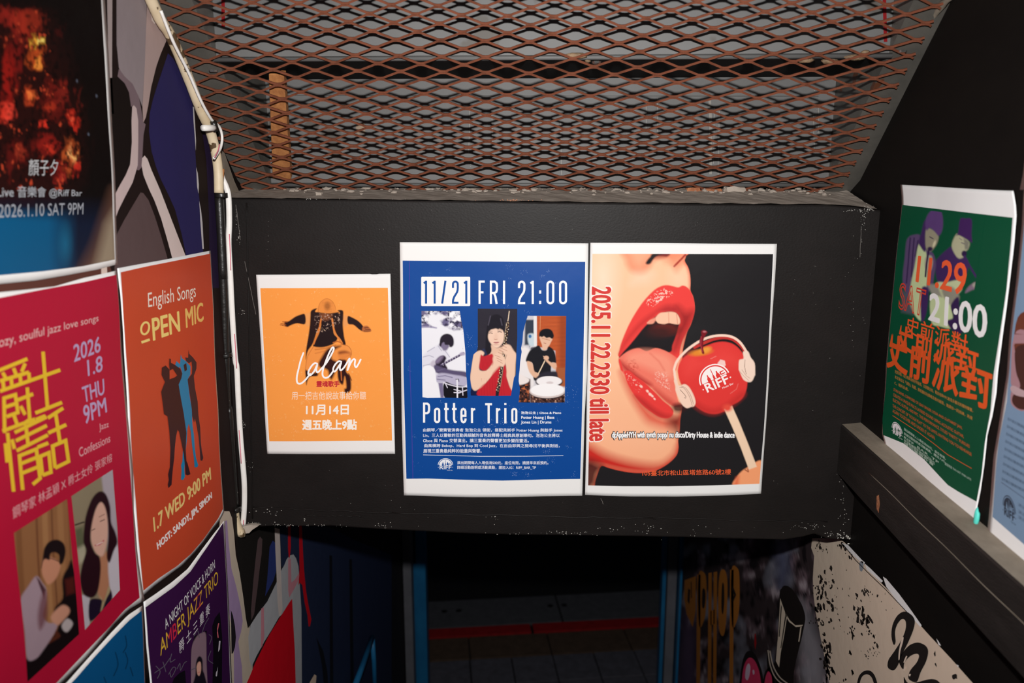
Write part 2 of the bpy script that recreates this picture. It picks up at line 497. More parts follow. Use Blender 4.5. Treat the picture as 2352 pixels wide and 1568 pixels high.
# --- the black bulkhead that carries the three posters
low = [(478, 1203), (540, 1203), (560, 1207), (600, 1210), (640, 1208), (700, 1209), (760, 1208), (830, 1213), (900, 1217), (1000, 1222), (1080, 1226), (1200, 1229),
       (1300, 1230), (1450, 1232), (1560, 1234), (1700, 1238), (1800, 1240), (1845, 1233), (1870, 1226), (1900, 1237), (1958, 1241), (1990, 1241)]
up_ = [(2040, 484), (2013, 481), (1960, 474), (1900, 470), (1600, 468), (1200, 463), (800, 458), (545, 455), (480, 452)]
fb = on(1, YB, low+up_)
wall_far = tag(prism('wall_far', fb, (0, 0.30, 0), M_BLACK, bevel=0.003), kind='structure')
# raised rib near the foot of the bulkhead and the vertical edge of the side strip
ribs = Sheet('x', 'B', None, 'ribs', parent=wall_far, base=0.0004, wave=0.0, E=1.1)
rs = random.Random(4)
def ripple(a, b, n, amp):
    return [(a[0]+(b[0]-a[0])*i/n+rs.uniform(-amp, amp)*.4, a[1]+(b[1]-a[1])*i/n+rs.uniform(-amp, amp)) for i in range(n+1)]
for a, b, w_ in (((580, 1165), (900, 1178), 2.2), ((900, 1178), (1500, 1190), 2.4), ((1500, 1190), (1900, 1198), 2.0), ((700, 1183), (830, 1186), 1.6), ((566, 465), (580, 1190), 1.5)):
    P = ribs.pos(np.array(ripple(a, b, 22, 1.6)))
    tube('paint_ridge', P, .0011, M_BLACK, wall_far, 6)
# chips where the white undercoat shows
rs = random.Random(11)
def chips(f, spots, name='chipped_paint', h='#d8d4cc', lay=1):
    L = []
    for cx, cy, rx, ry, n, s_ in spots:
        for _ in range(n):
            g_ = abs(rs.gauss(0, 1))**1.5*rs.choice((-1, 1)); x = cx+g_*rx; y = cy+rs.gauss(0, 1)*ry; r = .7*s_*rs.uniform(.35, 1.2)
            k = rs.randint(5, 7); a0 = rs.uniform(0, 6)
            L.append([(x+r*rs.uniform(.5, 1.3)*math.cos(a0+i*6.283/k)*1.3, y+r*rs.uniform(.4, 1.1)*math.sin(a0+i*6.283/k)*.8) for i in range(k)])
    o = f.polys(name, L, h, lay); o['kind'] = 'stuff'; return o
chips(ribs, [(620, 1173, 12, 5, 16, 1.6), (700, 1192, 3, 3, 5, 2.2), (590, 1202, 22, 2, 26, 1.5), (660, 1206, 30, 1.5, 22, 1.3), (740, 1207, 40, 1.2, 14, 1.2), (880, 1206, 15, 3, 18, 1.2),
             (1140, 1192, 6, 5, 6, 1.6), (1180, 1222, 30, 3, 8, 1.6), (1290, 1223, 28, 2.2, 34, 1.4), (1400, 1217, 20, 5, 10, 1.4), (1490, 1212, 14, 8, 16, 1.3), (1600, 1215, 60, 10, 14, 1.1), (1850, 1210, 12, 3, 10, 1.3),
             (1870, 1208, 30, 5, 20, 1.1), (1940, 1185, 6, 16, 14, 1.4), (1935, 1110, 7, 35, 20, 1.1), (1930, 1225, 18, 6, 30, 1.8), (1948, 1235, 5, 4, 16, 2.6),
             (1985, 492, 4, 14, 26, 1.4), (1975, 483, 8, 1.2, 12, 1.3), (1950, 484, 8, .8, 12, 1.1), (2000, 480, 14, 3, 26, 1.2), (1978, 540, 1.2, 26, 14, .9), (1960, 700, 20, 90, 22, .9),
             (710, 457, 10, .7, 14, 1.1), (780, 457, 40, .6, 8, .9), (780, 574, 1, 1, 2, 1.2), (543, 500, 1, 16, 24, .8), (550, 540, .8, 12, 12, .9), (549, 548, 1.4, 4, 8, 1.1), (558, 715, 2, 6, 14, 1.1), (562, 975, 3, 5, 10, 1.1),
             (575, 1068, 4, 5, 8, 1.0), (900, 1150, 420, 40, 40, .7), (1200, 510, 380, 30, 26, .6), (1860, 800, 60, 160, 26, .7), (616, 560, .8, 40, 10, .6)])
wisp = []
for a, b in (((542, 470), (552, 550)), ((1978, 520), (1975, 590)), ((1380, 1144), (1386, 1158)), ((562, 600), (588, 722))):
    wisp.append(ripple(a, b, 8, .8))
ribs.strokes('paint_scratch', wisp, 1.0, '#6f6a66', 1, cap=False)

# --- dusty mortar shelf on top of the bulkhead
fe = on(1, YB, polyl([(480, 452), (545, 454), (800, 457), (1200, 462), (1600, 467), (1900, 469), (1960, 473), (2013, 480)], 120))
nr = np.random.RandomState(5)
V = []
for j in range(14):
    t = j/13
    for i in range(120):
        p = fe[i].copy(); x = p[0]
        zb = H-.0165-.003*np.clip((x-.3)/.2, 0, 1)
        p[1] = YB-.001+.135*t; p[2] = p[2]*(1-t)+zb*t+nr.rand()*(.0006+.0028*t*t)+.0004*math.sin(i*.9+j)
        V.append(p)
shelf = mk('mortar_shelf', V, gfaces(120, 14)[:, ::-1], M_MORTAR, wall_far, smooth=False)
# crumbs of plaster lying on it
rs = random.Random(21)
def crumb_mesh(cs):
    V = []; Fc = []
    for c, r, sq in cs:
        k = len(V); m = bmesh.new(); bmesh.ops.create_icosphere(m, subdivisions=1, radius=1)
        for v in m.verts:
            q = v.co*r*rs.uniform(.7, 1.25); V.append((c[0]+q.x*sq, c[1]+q.y, c[2]+q.z*.7))
        Fc += [[k+v.index for v in f.verts] for f in m.faces]; m.free()
    return V, Fc
cs = []
for _ in range(230):
    x = rs.uniform(-.5, .47); y = YB+.135-abs(rs.gauss(0, .03))
    t = (y-YB)/.135; i = int((x+.52)/1.04*119)
    cs.append(((x, y, fe[i][2]*(1-t)+(H-.0165)*t+.002), rs.choice([.0012, .0018, .0025, .0035, .005]), rs.uniform(.8, 1.8)))
V, Fc = crumb_mesh(cs)
o = mk('plaster_crumbs', V, Fc, M_MORTAR); tag(o, 'loose plaster crumbs strewn along the top edge of the black bulkhead', 'rubble', kind='stuff')
def chunk(name, pxy, y, sx, sy, sz, mat, label, cat):
    P = on(1, y, [pxy])[0]; rs_ = random.Random(int(pxy[0])); m = bmesh.new()
    bmesh.ops.create_cube(m, size=1); bmesh.ops.subdivide_edges(m, edges=m.edges[:], cuts=2, use_grid_fill=True)
    V = [(P[0]+v.co.x*sx+rs_.uniform(-.1, .1)*sx, P[1]+v.co.y*sy+rs_.uniform(-.08, .08)*sy, P[2]+v.co.z*sz+rs_.uniform(-.1, .1)*sz) for v in m.verts]
    Fc = [[v.index for v in f.verts] for f in m.faces]; m.free()
    return tag(mk(name, V, Fc, mat), label, cat, 'loose bits on the bulkhead top')
M_BRICK = noise_mat('broken_brick', [(0.3, '#8a4f34'), (0.7, '#b8805c')], 60, 8, 0.9, 0.8, 0.002)
chunk('brick_fragment', (1592, 441), 1.385, .021, .02, .014, M_BRICK, 'small orange brick fragment on the bulkhead top, left one of the pair', 'brick')
chunk('brick_fragment', (1634, 443), 1.385, .030, .02, .014, M_BRICK, 'wider orange brick fragment on the bulkhead top, beside a smaller one', 'brick')
chunk('plaster_chunk', (733, 448), 1.31, .010, .008, .009, M_MORTAR, 'pale squarish lump of plaster on the bulkhead top near the white cable', 'plaster')
chunk('plaster_chunk', (1184, 447), 1.36, .014, .01, .010, M_MORTAR, 'grey lump of plaster on the bulkhead top above the blue poster', 'plaster')
chunk('plaster_chunk', (1686, 440), 1.38, .030, .02, .016, M_MORTAR, 'large grey lump of plaster right of the brick fragments', 'plaster')
rp = Sheet('x', 'B', None, 'rust', parent=wall_far, base=0.001, wave=0.0)
chips(rp, [(1180, 459.5, 20, 1.0, 44, 1.6)], 'rust_patch', '#b0704c')

# --- expanded metal sheet
C4 = on_slope([(368, 2), (2152, 34), (1930, 437), (547, 426)])
UM, VM = 16.65, 13.0
def lat(u, v):
    a = u/UM; b = v/VM
    return (1-b)*((1-a)*C4[0]+a*C4[1])+b*((1-a)*C4[3]+a*C4[2])
nrm = np.array([0, -.903, -1.0]); nrm /= np.linalg.norm(nrm)
rs = random.Random(2)
V = []; Fc = []
def strand(pts, w_=.0015, t_=.0014):
    k = len(V); P = np.array(pts); d = np.gradient(P, axis=0); d /= np.linalg.norm(d, axis=1)[:, None]
    for i in range(len(P)):
        a = np.cross(d[i], nrm); a /= np.linalg.norm(a)
        a2 = a*.86+nrm*.5; b2 = nrm*.86-a*.5
        if a[0]*0+a[1] < 0: a2 = a*.86-nrm*.5; b2 = nrm*.86+a*.5
        for sx, sy in ((-1, -1), (1, -1), (1, 1), (-1, 1)):
            V.append(P[i]+a2*sx*w_+b2*sy*t_)
    n = len(P)
    for i in range(n-1):
        for q in range(4):
            Fc.append([k+i*4+q, k+i*4+(q+1) % 4, k+(i+1)*4+(q+1) % 4, k+(i+1)*4+q])
    Fc.append([k, k+1, k+2, k+3]); Fc.append([k+(n-1)*4+q for q in (3, 2, 1, 0)])
for i in range(-22, 28):
    for k in range(0, 34):
        if (i+k) % 2: continue
        u = k/2; v = i/2
        for s_ in (1, -1):
            if i+s_ < -22 or i+s_ > 27: continue
            u2 = u+.5
            pts = [(u, v+s_*.045), (u+.07, v+s_*.06), (u+.15, v+s_*.15), (u+.35, v+s_*.35), (u+.43, v+s_*.44), (u+.5, v+s_*.455)]
            if u2 > UM: pts = pts[:3]
            strand([lat(a, b) for a, b in pts])
mesh_o = mk('expanded_metal_mesh', V, Fc, M_RUST)
tag(mesh_o, 'rusty brown diamond expanded metal mesh screening the underside of the stairs', 'metal mesh')

# --- steel staircase seen from beneath through the mesh
st = tag(empty('steel_staircase', (0, 1.4, H+.1)), 'grey steel staircase overhead whose underside shows through the rusty mesh', 'staircase')
for k in range(0, 7):
    y = 1.388-.203*k; zb = -.012+.178*k
    box('riser_plate', -.475, .482, y, y+.004, zb, zb+.178, M_STEEL, st)
    V = []
    # rolled lower lip of each riser
    lip = [(y-.0005, zb+.006), (y-.002, zb+.003), (y-.0012, zb+.0005), (y+.003, zb-.0006)]
    m = [[x, a, H+b] for x in (-.475, .482) for a, b in lip]
    mk('folded_lip', m, [[i, i+1, 4+i+1, 4+i] for i in range(3)], M_STEEL, st, smooth=True, thick=.001)
    box('tread_plate', -.475, .482, y+.0, y+.208, zb-.001, zb+.003, M_DARK, st)  # near-black colour stands in for the shade under the treads
for sx, x0, x1 in ((-1, -.535, -.472), (1, .478, .545)):
    pr = []
    a0 = (-.6, zs(-.6)+.006); a1 = (1.42, zs(1.42)+.012)
    pts = [(a0[0], a0[1]), (a1[0], a1[1]), (a1[0]+.1, a1[1]+.22), (a0[0], a0[1]+.40)]
    prism('stringer', [(x0, p[0], H+p[1]) for p in pts], (x1-x0, 0, 0), M_STRING, st)
# seam, scratches and red paint on the plates
for n_, q, w_, c in (('weld_seam', [((640, 220), (1885, 222))], .9, '#3c3a38'),):
    pass
class Flat(Sheet):
    def __init__(s, y, parent, E=1.0):
        s.ax, s.v, s.sg = 1, y, -1.0; s.E = E; s.wave = 0; s.base = .0006; s.lay = 0; s.curl = None; s.seed = 1; s.mat = M_INK; s.o = parent
lo = Flat(1.388, st, 1.0)
lo.strokes('weld_seam', [[(640, 219), (1200, 220), (1880, 221)]], 1.2, '#45423f', 1, cap=False)
rs = random.Random(9)
sc_l = []
for x in (1079, 1288, 1631, 1641, 1510, 1880, 1868, 1484, 1130, 1652):
    y0 = 222+rs.uniform(0, 60); y1 = y0+rs.uniform(60, 170)
    sc_l.append(ripple((x, y0), (x+rs.uniform(-3, 3), min(y1, 420)), 7, 1.0))
for q_ in sc_l: lo.strokes('scratch', [q_], 1.3, '#8f8c87', 1, cap=False)
chips(lo, [(1255, 325, 8, 3, 10, 1.2), (1120, 330, 40, 30, 20, 1.1), (1290, 370, 8, 20, 14, 1.2), (1080, 400, 3, 25, 16, 1.2), (1000, 350, 60, 30, 16, 1.1), (1360, 300, 60, 40, 16, 1.0), (1870, 250, 8, 30, 20, 1.4), (1700, 380, 60, 20, 20, 1.3)], 'paint_spatter', '#a29c94')
lo.strokes('pale_brush_mark', [[(1630, 226), (1633, 300), (1632, 400)]], 6, '#8a8680', 1, cap=False)
up1 = Flat(1.185, st, 1.0)
for q_ in ([(512, -40), (513, 62)], [(2030, -40), (2034, 96)]): up1.strokes('red_paint_mark', [q_], 8, '#7c1518', 1, cap=False)
# welds where the mesh is tacked to the folded lip
def blob(name, c, r, mat, parent, sc_=(1, 1, 1), seed=0):
    rr = random.Random(seed); m = bmesh.new(); bmesh.ops.create_icosphere(m, subdivisions=2, radius=1)
    V = [(c[0]+v.co.x*r*sc_[0]*rr.uniform(.8, 1.15), c[1]+v.co.y*r*sc_[1]*rr.uniform(.8, 1.15), c[2]+v.co.z*r*sc_[2]*rr.uniform(.8, 1.15)) for v in m.verts]
    Fc = [[v.index for v in f.verts] for f in m.faces]; m.free()
    return mk(name, V, Fc, mat, parent, smooth=True)
for i, (x, y, r, sx) in enumerate(((1322, 128, .010, 1.9), (1350, 140, .005, 1), (1850, 138, .009, 1.6), (1905, 140, .009, 1.5), (1965, 132, .010, 1.8), (1988, 120, .007, 1.0))):
    blob('weld', on_slope([(x, y)], .005)[0], r*.75, M_WELD, st, (sx*1.2, .7, .6), i)
for i, (x, y) in enumerate(((490, 161), (553, 326), (1370, 141), (2072, 116))):
    P = on_slope([(x, y)], .002)[0]
    b = mk('bolt', [P+(.0055*math.cos(a)*(1 if h else 1.25), .0055*math.sin(a)*(1 if h else 1.25), -.003*h) for h in (0, 1) for a in np.arange(6)*math.pi/3],
           [[0, 1, 2, 3, 4, 5][::-1], [6, 7, 8, 9, 10, 11]]+[[j, (j+1) % 6, 6+(j+1) % 6, 6+j] for j in range(6)], M_BOLT, st)
# loose wood batten standing against the lower riser
q = on_slope([(617, 170), (652, 172), (668, 412), (626, 410)], .016)
wp = prism('wooden_batten', q, (0, .012, .008), M_WOOD, bevel=.001)
tag(wp, 'raw orange brown wooden batten standing behind the rusty mesh', 'batten')

# --- black wooden ledge under the green poster
na = on(0, XR-.032, [(1960, 1001), (2352, 1352), (1946, 1113), (2352, 1560)])
def ext(a, b, y):                       # extend the line a-b to depth y
    t = (y-a[1])/(b[1]-a[1]); return a+(b-a)*t
t0, t1 = ext(na[0], na[1], YB), ext(na[0], na[1], .25)
b0, b1 = ext(na[2], na[3], YB), ext(na[2], na[3], .25)
ledge = tag(empty('wooden_ledge', (XR-.01, .76, H-.48)), 'black painted wooden ledge with a dusty top along the right wall under the green poster', 'ledge')
X0 = XR-.032
V = [t0, t1, b0, b1]+[np.array([XR+.004, p[1], p[2]+dz]) for p, dz in ((t0, .004), (t1, .004), (b0, 0), (b1, 0))]
lb = mk('ledge_board', V, [[0, 2, 3, 1], [4, 5, 7, 6], [0, 4, 6, 2], [1, 3, 7, 5], [2, 6, 7, 3], [0, 1, 5, 4]], M_LEDGE, ledge)
lb.modifiers.new('b', 'BEVEL').width = .0015
g = 60; Vt = []
for i in range(g+1):
    t = i/g; a = t0+(t1-t0)*t; bq = V[4]+(V[5]-V[4])*t
    for k in range(5): p = a+(bq-a)*(.06+.94*k/4); Vt.append(p+np.array([0, 0, .0006]))
mk('ledge_top', Vt, [[i*5+k, i*5+k+1, (i+1)*5+k+1, (i+1)*5+k] for i in range(g) for k in range(4)], M_DUST, ledge)
mk('paint_chip', [(X0-.0006, *p) for p in [(1.105, H-.447), (1.112, H-.452), (1.108, H-.470), (1.100, H-.473), (1.099, H-.458)]], [[0, 1, 2, 3, 4]], M_BRICK, ledge)
cr = np.array([t0*.62+b0*.38, t1*.60+b1*.40]); pts = [cr[0]+(cr[1]-cr[0])*t+np.array([-.0002, 0, .0006*math.sin(t*40)]) for t in np.linspace(.12, 1, 40)]
tube('crack_line', pts, .0005, M_DUST, ledge, 5)
tk = on(0, XR-.006, [(2243, 1188)])[0]
o = blob('putty_dab', tk, .006, noise_mat('turquoise_putty', [(0.3, '#4fd0c0'), (0.7, '#66e0d0')], 20, 2, 0.5, 0.1), None, (.5, .8, 2.0), 3)
tag(o, 'dab of turquoise putty at the lower right corner of the green poster', 'putty')

# --- conduit, black pipe, cable in the left corner
I_ = F(0, 0, 2.45); Lf = F(260, 560, 3.563); Mf = F(280, 960, 3.563); Wf = F(460, 700, 2.85); Vf = F(440, 250, 3.483)
cp = [tuple(px([[-.507, y, H+zs(y)-.004]])[0]) for y in (.45, .7, .95)]+[(347, 0)]+I_([(960, 200), (1060, 440), (1130, 620), (1180, 730), (1212, 850), (1228, 960), (1232, 1085)])
cpw = on(0, -.507, sm(cp, 4, False))
pipe = tag(empty('conduit_pipe', (-.507, 1.26, H-.03)), 'cream plastic conduit running down the mural edge into a black painted pipe', 'pipe')
tube('conduit', cpw, .0074, M_CREAM, pipe, 12, .8)
bp = I_([(1232, 1085), (1246, 1350), (1256, 1568)])+Lf([(893, 150), (908, 500), (918, 900), (930, 1300)])+Wf([(188, 700), (208, 1050), (226, 1330)])
tube('pipe', on(1, 1.258, sm(bp, 3, False)), .0072, M_PIPE, pipe, 12)
ep = Wf([(222, 1330), (228, 1400), (243, 1455), (262, 1490), (285, 1490)])
tube('worn_elbow', on(1, 1.256, sm(ep, 3, False)), [.0085]*1+[.0078]*12, M_CREAM, pipe, 10)
def strap(p0, p1, r, mat, nm='strap'):
    a = on(1, 1.256, [p0, p1]); tube(nm, np.array([a[0], a[0]*.7+a[1]*.3, a[0]*.3+a[1]*.7, a[1]]), r, mat, pipe, 10)
strap((508, 443), (509, 454), .0098, M_PIPE, 'coupling'); strap(Wf(166, 318), Wf(170, 342), .0105, M_PIPE, 'coupling'); strap(Wf(226, 1325), Wf(229, 1350), .0108, M_PIPE, 'coupling')
a = on(0, -.498, I_([(1142, 720), (1212, 718)])); tube('strap', np.array([a[0], (a[0]+a[1])/2+[.004, 0, 0], a[1]]), .0045, M_CABLE, pipe, 8)
a = on(0, -.495, I_([(1200, 684), (1215, 735)])); tube('strap_tail', np.array([a[0], (a[0]+a[1])/2, a[1]]), .0048, M_PIPE, pipe, 8)
tube('brown_sliver', on(1, 1.25, sm(Vf([(252, 480), (246, 570), (238, 665)]), 3, False)), .0022, M_WOOD, pipe, 6)

cab = tag(empty('cable', (-.49, 1.26, H-.3)), 'flat white cable with a pink stripe running down the left edge of the bulkhead', 'cable')
c1 = I_([(905, 60), (975, 235), (1060, 405), (1130, 565), (1190, 672), (1232, 710), (1250, 770), (1240, 835), (1203, 892)])
tube('cable_sheath', on(0, -.497, sm(c1, 5, False)), .0021, M_CABLE, cab, 8, .8)
c2 = I_([(1236, 940), (1250, 1000), (1272, 1050), (1286, 1110), (1290, 1250)])+Lf([(945, 0), (958, 250), (970, 500), (985, 750), (1000, 950)])+Wf([(240, 420), (250, 640), (262, 850), (282, 1080), (289, 1200), (288, 1320), (280, 1440)])
tube('cable_sheath', on(1, 1.2645, sm(c2, 5, False)), .0046, M_CABLE, cab, 10, .55)
for seg in (Vf([(302, 1000), (308, 1120), (314, 1290)]), Wf([(224, 190), (232, 300), (238, 415)]), Wf([(254, 820), (262, 930), (268, 1038)]), Wf([(284, 1408), (282, 1438)])):
    tube('pink_stripe', on(1, 1.2612, polyl(seg, 6)), .0007, M_PINK, cab, 6)
tube('pink_stripe', on(0, -.4915, sm(I_([(1236, 810), (1226, 850), (1208, 885)]), 3, False)), .0007, M_PINK, cab, 6)

# broken lower left corner of the bulkhead
q = on(1, 1.262, [(552, 1210), (575, 1205), (594, 1207), (580, 1216), (572, 1224), (556, 1226), (545, 1222)])
prism('broken_plaster_edge', q, (0, .03, 0), M_MORTAR, wall_far)

q = on(0, XL+.0012, [(506, 340), (516, 352), (526, 380), (538, 415), (552, 446), (552, 452), (520, 450), (514, 400)])
prism('plaster_patch', q, (-.002, 0, 0), M_DUST, wall_left)
rs = random.Random(12)
P = on(0, XR-.004, sm([(2190, -20), (2140, 45), (2085, 140), (2030, 232), (1990, 310), (1962, 372), (1935, 415), (1905, 440), (1885, 447)], 5, False))
P += np.array([[0, rs.uniform(-.002, .002), rs.uniform(-.002, .002)] for _ in P])
tube('plaster_seam', P, [.0035+.0025*rs.random()+(.004 if i > len(P)-14 else 0) for i in range(len(P))], M_DUST, wall_right, 7)

# --- lower passage, door frame and street
D = 2.78
def X_at(x, y=1400, d=D): return on(1, d, [(x, y)])[0][0]
ceil = tag(box('ceiling', XL, XR, 1.57, D+.1, -.66, -.56, M_DARK), kind='structure')
fl_o = tag(box('floor', -3.5, 3.5, -0.75, 9.0, -2.60, -2.516, M_DARK), kind='structure')
door = tag(empty('door_1', (0, D, 0)), kind='structure')
box('door_jamb', X_at(958), X_at(979), D, D+.05, -2.5, -.66, M_BLUE, door)
box('door_stop', X_at(946), X_at(957), D+.02, D+.06, -2.5, -.66, M_BLUE, door)
box('door_post', X_at(934), X_at(952), D-.05, D+.0, -2.5, -1.0, M_GREYP, door)
box('door_jamb', X_at(1519), X_at(1527), D, D+.05, -2.5, -.66, M_BLUE, door)
box('door_post', X_at(1529), X_at(1549), D-.02, D+.03, -2.5, -1.0, M_GREYP, door)
box('door_stop', X_at(1552), X_at(1585), D-.06, D, -2.5, -.66, M_BLUE, door)
box('door_leaf', X_at(845), X_at(932), D-.12, D-.06, -2.5, -.66, M_BLACK2, door)
tag(box('wall_back', -3.5, XL, D+.0, D+.12, -2.5, 1.0, M_DARK), kind='structure')
tag(box('wall_front', XR, 3.5, D+.0, D+.12, -2.5, 1.0, M_DARK), kind='structure')
a = on(0, -.49, [(806, 1600), (832, 1530), (855, 1463)]); b = on(0, -.49, [(855, 1463), (859, 1520), (862, 1600)])
br = tag(empty('wall_bracket', a[2]), 'blue metal bracket with two converging legs low on the left wall', 'bracket')
tube('bracket_leg', a, .008, M_BLUE, br, 8); tube('bracket_leg', b, .007, M_BLUE, br, 8)
# street, turned slightly to the passage
zf = -2.5
pa = on(2, zf, [(981, 1453), (1511, 1424)])
e1 = (pa[1]-pa[0])[:2]; e1 /= np.linalg.norm(e1); e2 = np.array([-e1[1], e1[0]]); O2 = pa[0][:2]
def slab(name, u0, u1, v0, v1, h, mat, parent=None, bev=.003):
    P = [O2+e1*u+e2*v for u, v in ((u0, v0), (u1, v0), (u1, v1), (u0, v1))]
    return prism(name, [(p[0], p[1], -.016) for p in P], (0, 0, .016+h), mat, parent, bevel=bev)
rs = random.Random(3)
for i in range(-4, 7):
    slab('paver', .233+i*.44, .233+i*.44+.434, -.272, -.066, rs.uniform(0, .002), M_TILE1, fl_o)
for r in range(3):
    for i in range(-8, 14):
        if r and (i < -3 or i > 8): continue
        slab('paver', .23+i*.222, .23+i*.222+.216, -.50-r*.226, -.28-r*.226, rs.uniform(0, .002), M_TILE2, fl_o)
for i in range(-2, 3):
    slab('gutter_slab', .784+i*.78, .784+i*.78+.772, .036, .336, .004, M_GUT, fl_o, .006)
for i in range(-2, 3):
    tag_ = slab('red_kerb_line', .60+i*1.18, .60+i*1.18+1.165, -.055, .034, .003, M_REDL, fl_o)
slab('asphalt', -3, 4, .34, 4.5, -.004, M_ASPH, fl_o)
for u in (.10, .185, .731, .815, 1.46):
    p = O2+e1*u+e2*.212; k = 12
    mk('drain_hole', [(p[0]+.018*math.cos(t), p[1]+.018*math.sin(t), .0046) for t in np.arange(k)*2*math.pi/k], [list(range(k))], M_DARK, fl_o)
# ================================================================== MURALS
I_ = F(0, 0, 2.45); Nf = F(160, 1180, 3.178); Pf = F(1480, 1180, 2.697); Xf = F(1780, 950, 2.537)
EM = .66                                   # flash level the printed colours were read under
ML = Sheet('mural', 'L', [[lw(.35, zs(.35)-.006), lw(1.33, zs(1.33)-.006)], [lw(1.33, zs(1.33)-.006), lw(1.33, -.66)], [lw(.35, -.66), lw(1.33, -.66)], [lw(.35, zs(.35)-.006), lw(.35, -.66)]],
           'printed vinyl mural of mauve, navy and dark brown graffiti shapes covering the left wall', 'mural', E=EM, wave=0, base=.0006, paper='#1c1413', n=(60, 60), mat=M_VINYL)
ML2 = Sheet('x', 'L', None, 'm', parent=ML.o, E=.36, wave=0, base=.0006, mat=M_VINYL)
ML2.panel('mural_sheet', [lw(.35, -.66), lw(D-.01, -.66), lw(D-.01, -2.45), lw(.35, -2.45)], '#141214', (60, 50), 0)
def P_(f, *L): return [f(list(p)) for p in L]
ML.polys('mural_shape', P_(I_, [(600, -120), (632, -120), (630, 300), (630, 440), (640, 640), (615, 640)]), '#8d807e', 1)
ML.polys('mural_shape', P_(I_, [(655, -120), (740, -120), (825, -20), (822, 150), (815, 350), (806, 500), (800, 600), (780, 545), (745, 475), (695, 430), (668, 380), (656, 250)]), '#7b7072', 1)
ML.polys('mural_shape', P_(I_, [(828, -20), (845, 0), (960, 170), (935, 230), (905, 300), (880, 370), (865, 430), (850, 490), (832, 600), (820, 660), (806, 690), (801, 600), (815, 350)]), '#94807c', 1)
ML.polys('mural_shape', P_(I_, [(560, 440), (640, 436), (670, 436), (703, 470), (725, 530), (735, 620), (740, 800), (732, 910), (700, 990), (655, 1075), (560, 1100)]), '#15100f', 1)
ML.polys('mural_shape', P_(I_, [(668, 385), (700, 430), (745, 472), (780, 545), (798, 640), (806, 688), (818, 700), (806, 760), (800, 880), (796, 940), (780, 958), (768, 955), (775, 800), (768, 640), (750, 595), (736, 600), (725, 520), (700, 468), (660, 430)]), '#66565a', 2)
ML.polys('mural_shape', P_(I_, [(742, 600), (752, 592), (766, 610), (776, 680), (776, 800), (773, 930), (745, 1025), (700, 1110), (665, 1180), (645, 1235), (625, 1240), (632, 1120), (665, 1055), (705, 985), (730, 925), (740, 800), (738, 680)]), '#a89694', 3)
ML.polys('mural_shape', P_(I_, [(798, 890), (812, 875), (828, 895), (850, 955), (900, 1070), (950, 1200), (1000, 1330), (1045, 1445), (1045, 1480), (975, 1480), (940, 1350), (905, 1230), (868, 1130), (835, 1060), (805, 985), (795, 930)]), '#b5a6a2', 3)
ML.polys('mural_shape', P_(I_, [(790, 1083), (805, 1085), (835, 1125), (870, 1215), (905, 1325), (950, 1480), (950, 1620), (640, 1620), (650, 1330), (700, 1235), (750, 1150)]), '#4d3e3e', 1)
ML.polys('mural_shape', P_(I_, [(945, 300), (975, 330), (1010, 400), (1050, 490), (1082, 580), (1090, 640), (1098, 850), (1108, 1000), (1128, 1180), (1142, 1400), (1145, 1500), (1060, 1500), (1020, 1310), (985, 1180), (945, 1090), (905, 1010), (878, 940), (852, 850), (838, 740), (842, 640), (860, 560), (885, 480), (915, 390)]), '#252148', 1)
ML.polys('mural_shape', P_(I_, [(1120, 640), (1180, 720), (1200, 900), (1210, 1100), (1222, 1400), (1232, 1620), (1180, 1620), (1175, 1200), (1160, 900), (1140, 760)]), '#1f162c', 1)
ML.polys('mural_shape', P_(I_, [(1084, 600), (1090, 600), (1096, 690), (1102, 790), (1101, 850), (1094, 760), (1088, 680)], [(1103, 940), (1112, 975), (1118, 1040), (1116, 1090), (1108, 1050)], [(1120, 1130), (1130, 1180), (1138, 1250), (1146, 1400), (1138, 1400), (1126, 1240)]), '#a8a4a6', 2)
ML.polys('mural_shape', P_(I_, [(845, 60), (860, 50), (880, 90), (885, 120), (868, 135), (852, 115)]), '#b8aaa2', 2)
ML.polys('mural_shape', P_(I_, [(600, 1190), (660, 1140), (700, 1200), (640, 1560), (590, 1560)]), '#5a4b4a', 0)
ML.polys('mural_shape', [[(60, 640), (160, 628), (250, 605), (262, 640), (200, 690), (0, 700), (-200, 720), (-200, 650)]], '#4e2f28', 1)
ML.polys('mural_shape', [[(232, 612), (245, 610), (246, 632), (232, 634)]], '#b8a69c', 2)
# lower part, in the passage
EN = ML2
EN.polys('mural_shape', P_(Nf, [(1100, -20), (1165, -20), (1185, 30), (1200, 150), (1212, 300), (1240, 430), (1270, 560), (1300, 740), (1322, 880), (1335, 1000), (1335, 1300), (1120, 1300), (1060, 600)]), '#857a6e', 1)
EN.polys('mural_shape', P_(Nf, [(1120, 60), (1148, 45), (1158, 200), (1180, 400), (1215, 530), (1248, 680), (1262, 780), (1250, 860), (1230, 930), (1240, 1010), (1256, 1110), (1262, 1300), (1200, 1300), (1195, 900), (1160, 700), (1140, 400)]), '#6c5a74', 2)
EN.polys('mural_shape', P_(Nf, [(1180, 1020), (1190, 1015), (1205, 970), (1212, 900), (1205, 820), (1190, 740), (1175, 700)]), '#131014', 3)
EN.polys('mural_shape', P_(Nf, [(1196, -60), (1380, 0), (1520, 0), (1515, 300), (1508, 480), (1470, 560), (1440, 610), (1390, 690), (1345, 760), (1300, 835), (1285, 760), (1268, 620), (1235, 400), (1210, 200)]), '#12100f', 2)
EN.polys('mural_shape', P_(Nf, [(1372, 190), (1388, 165), (1405, 185), (1400, 290), (1385, 400), (1372, 520), (1355, 650), (1345, 730), (1325, 775), (1322, 700), (1340, 480), (1355, 330)]), '#3a2d2e', 3)
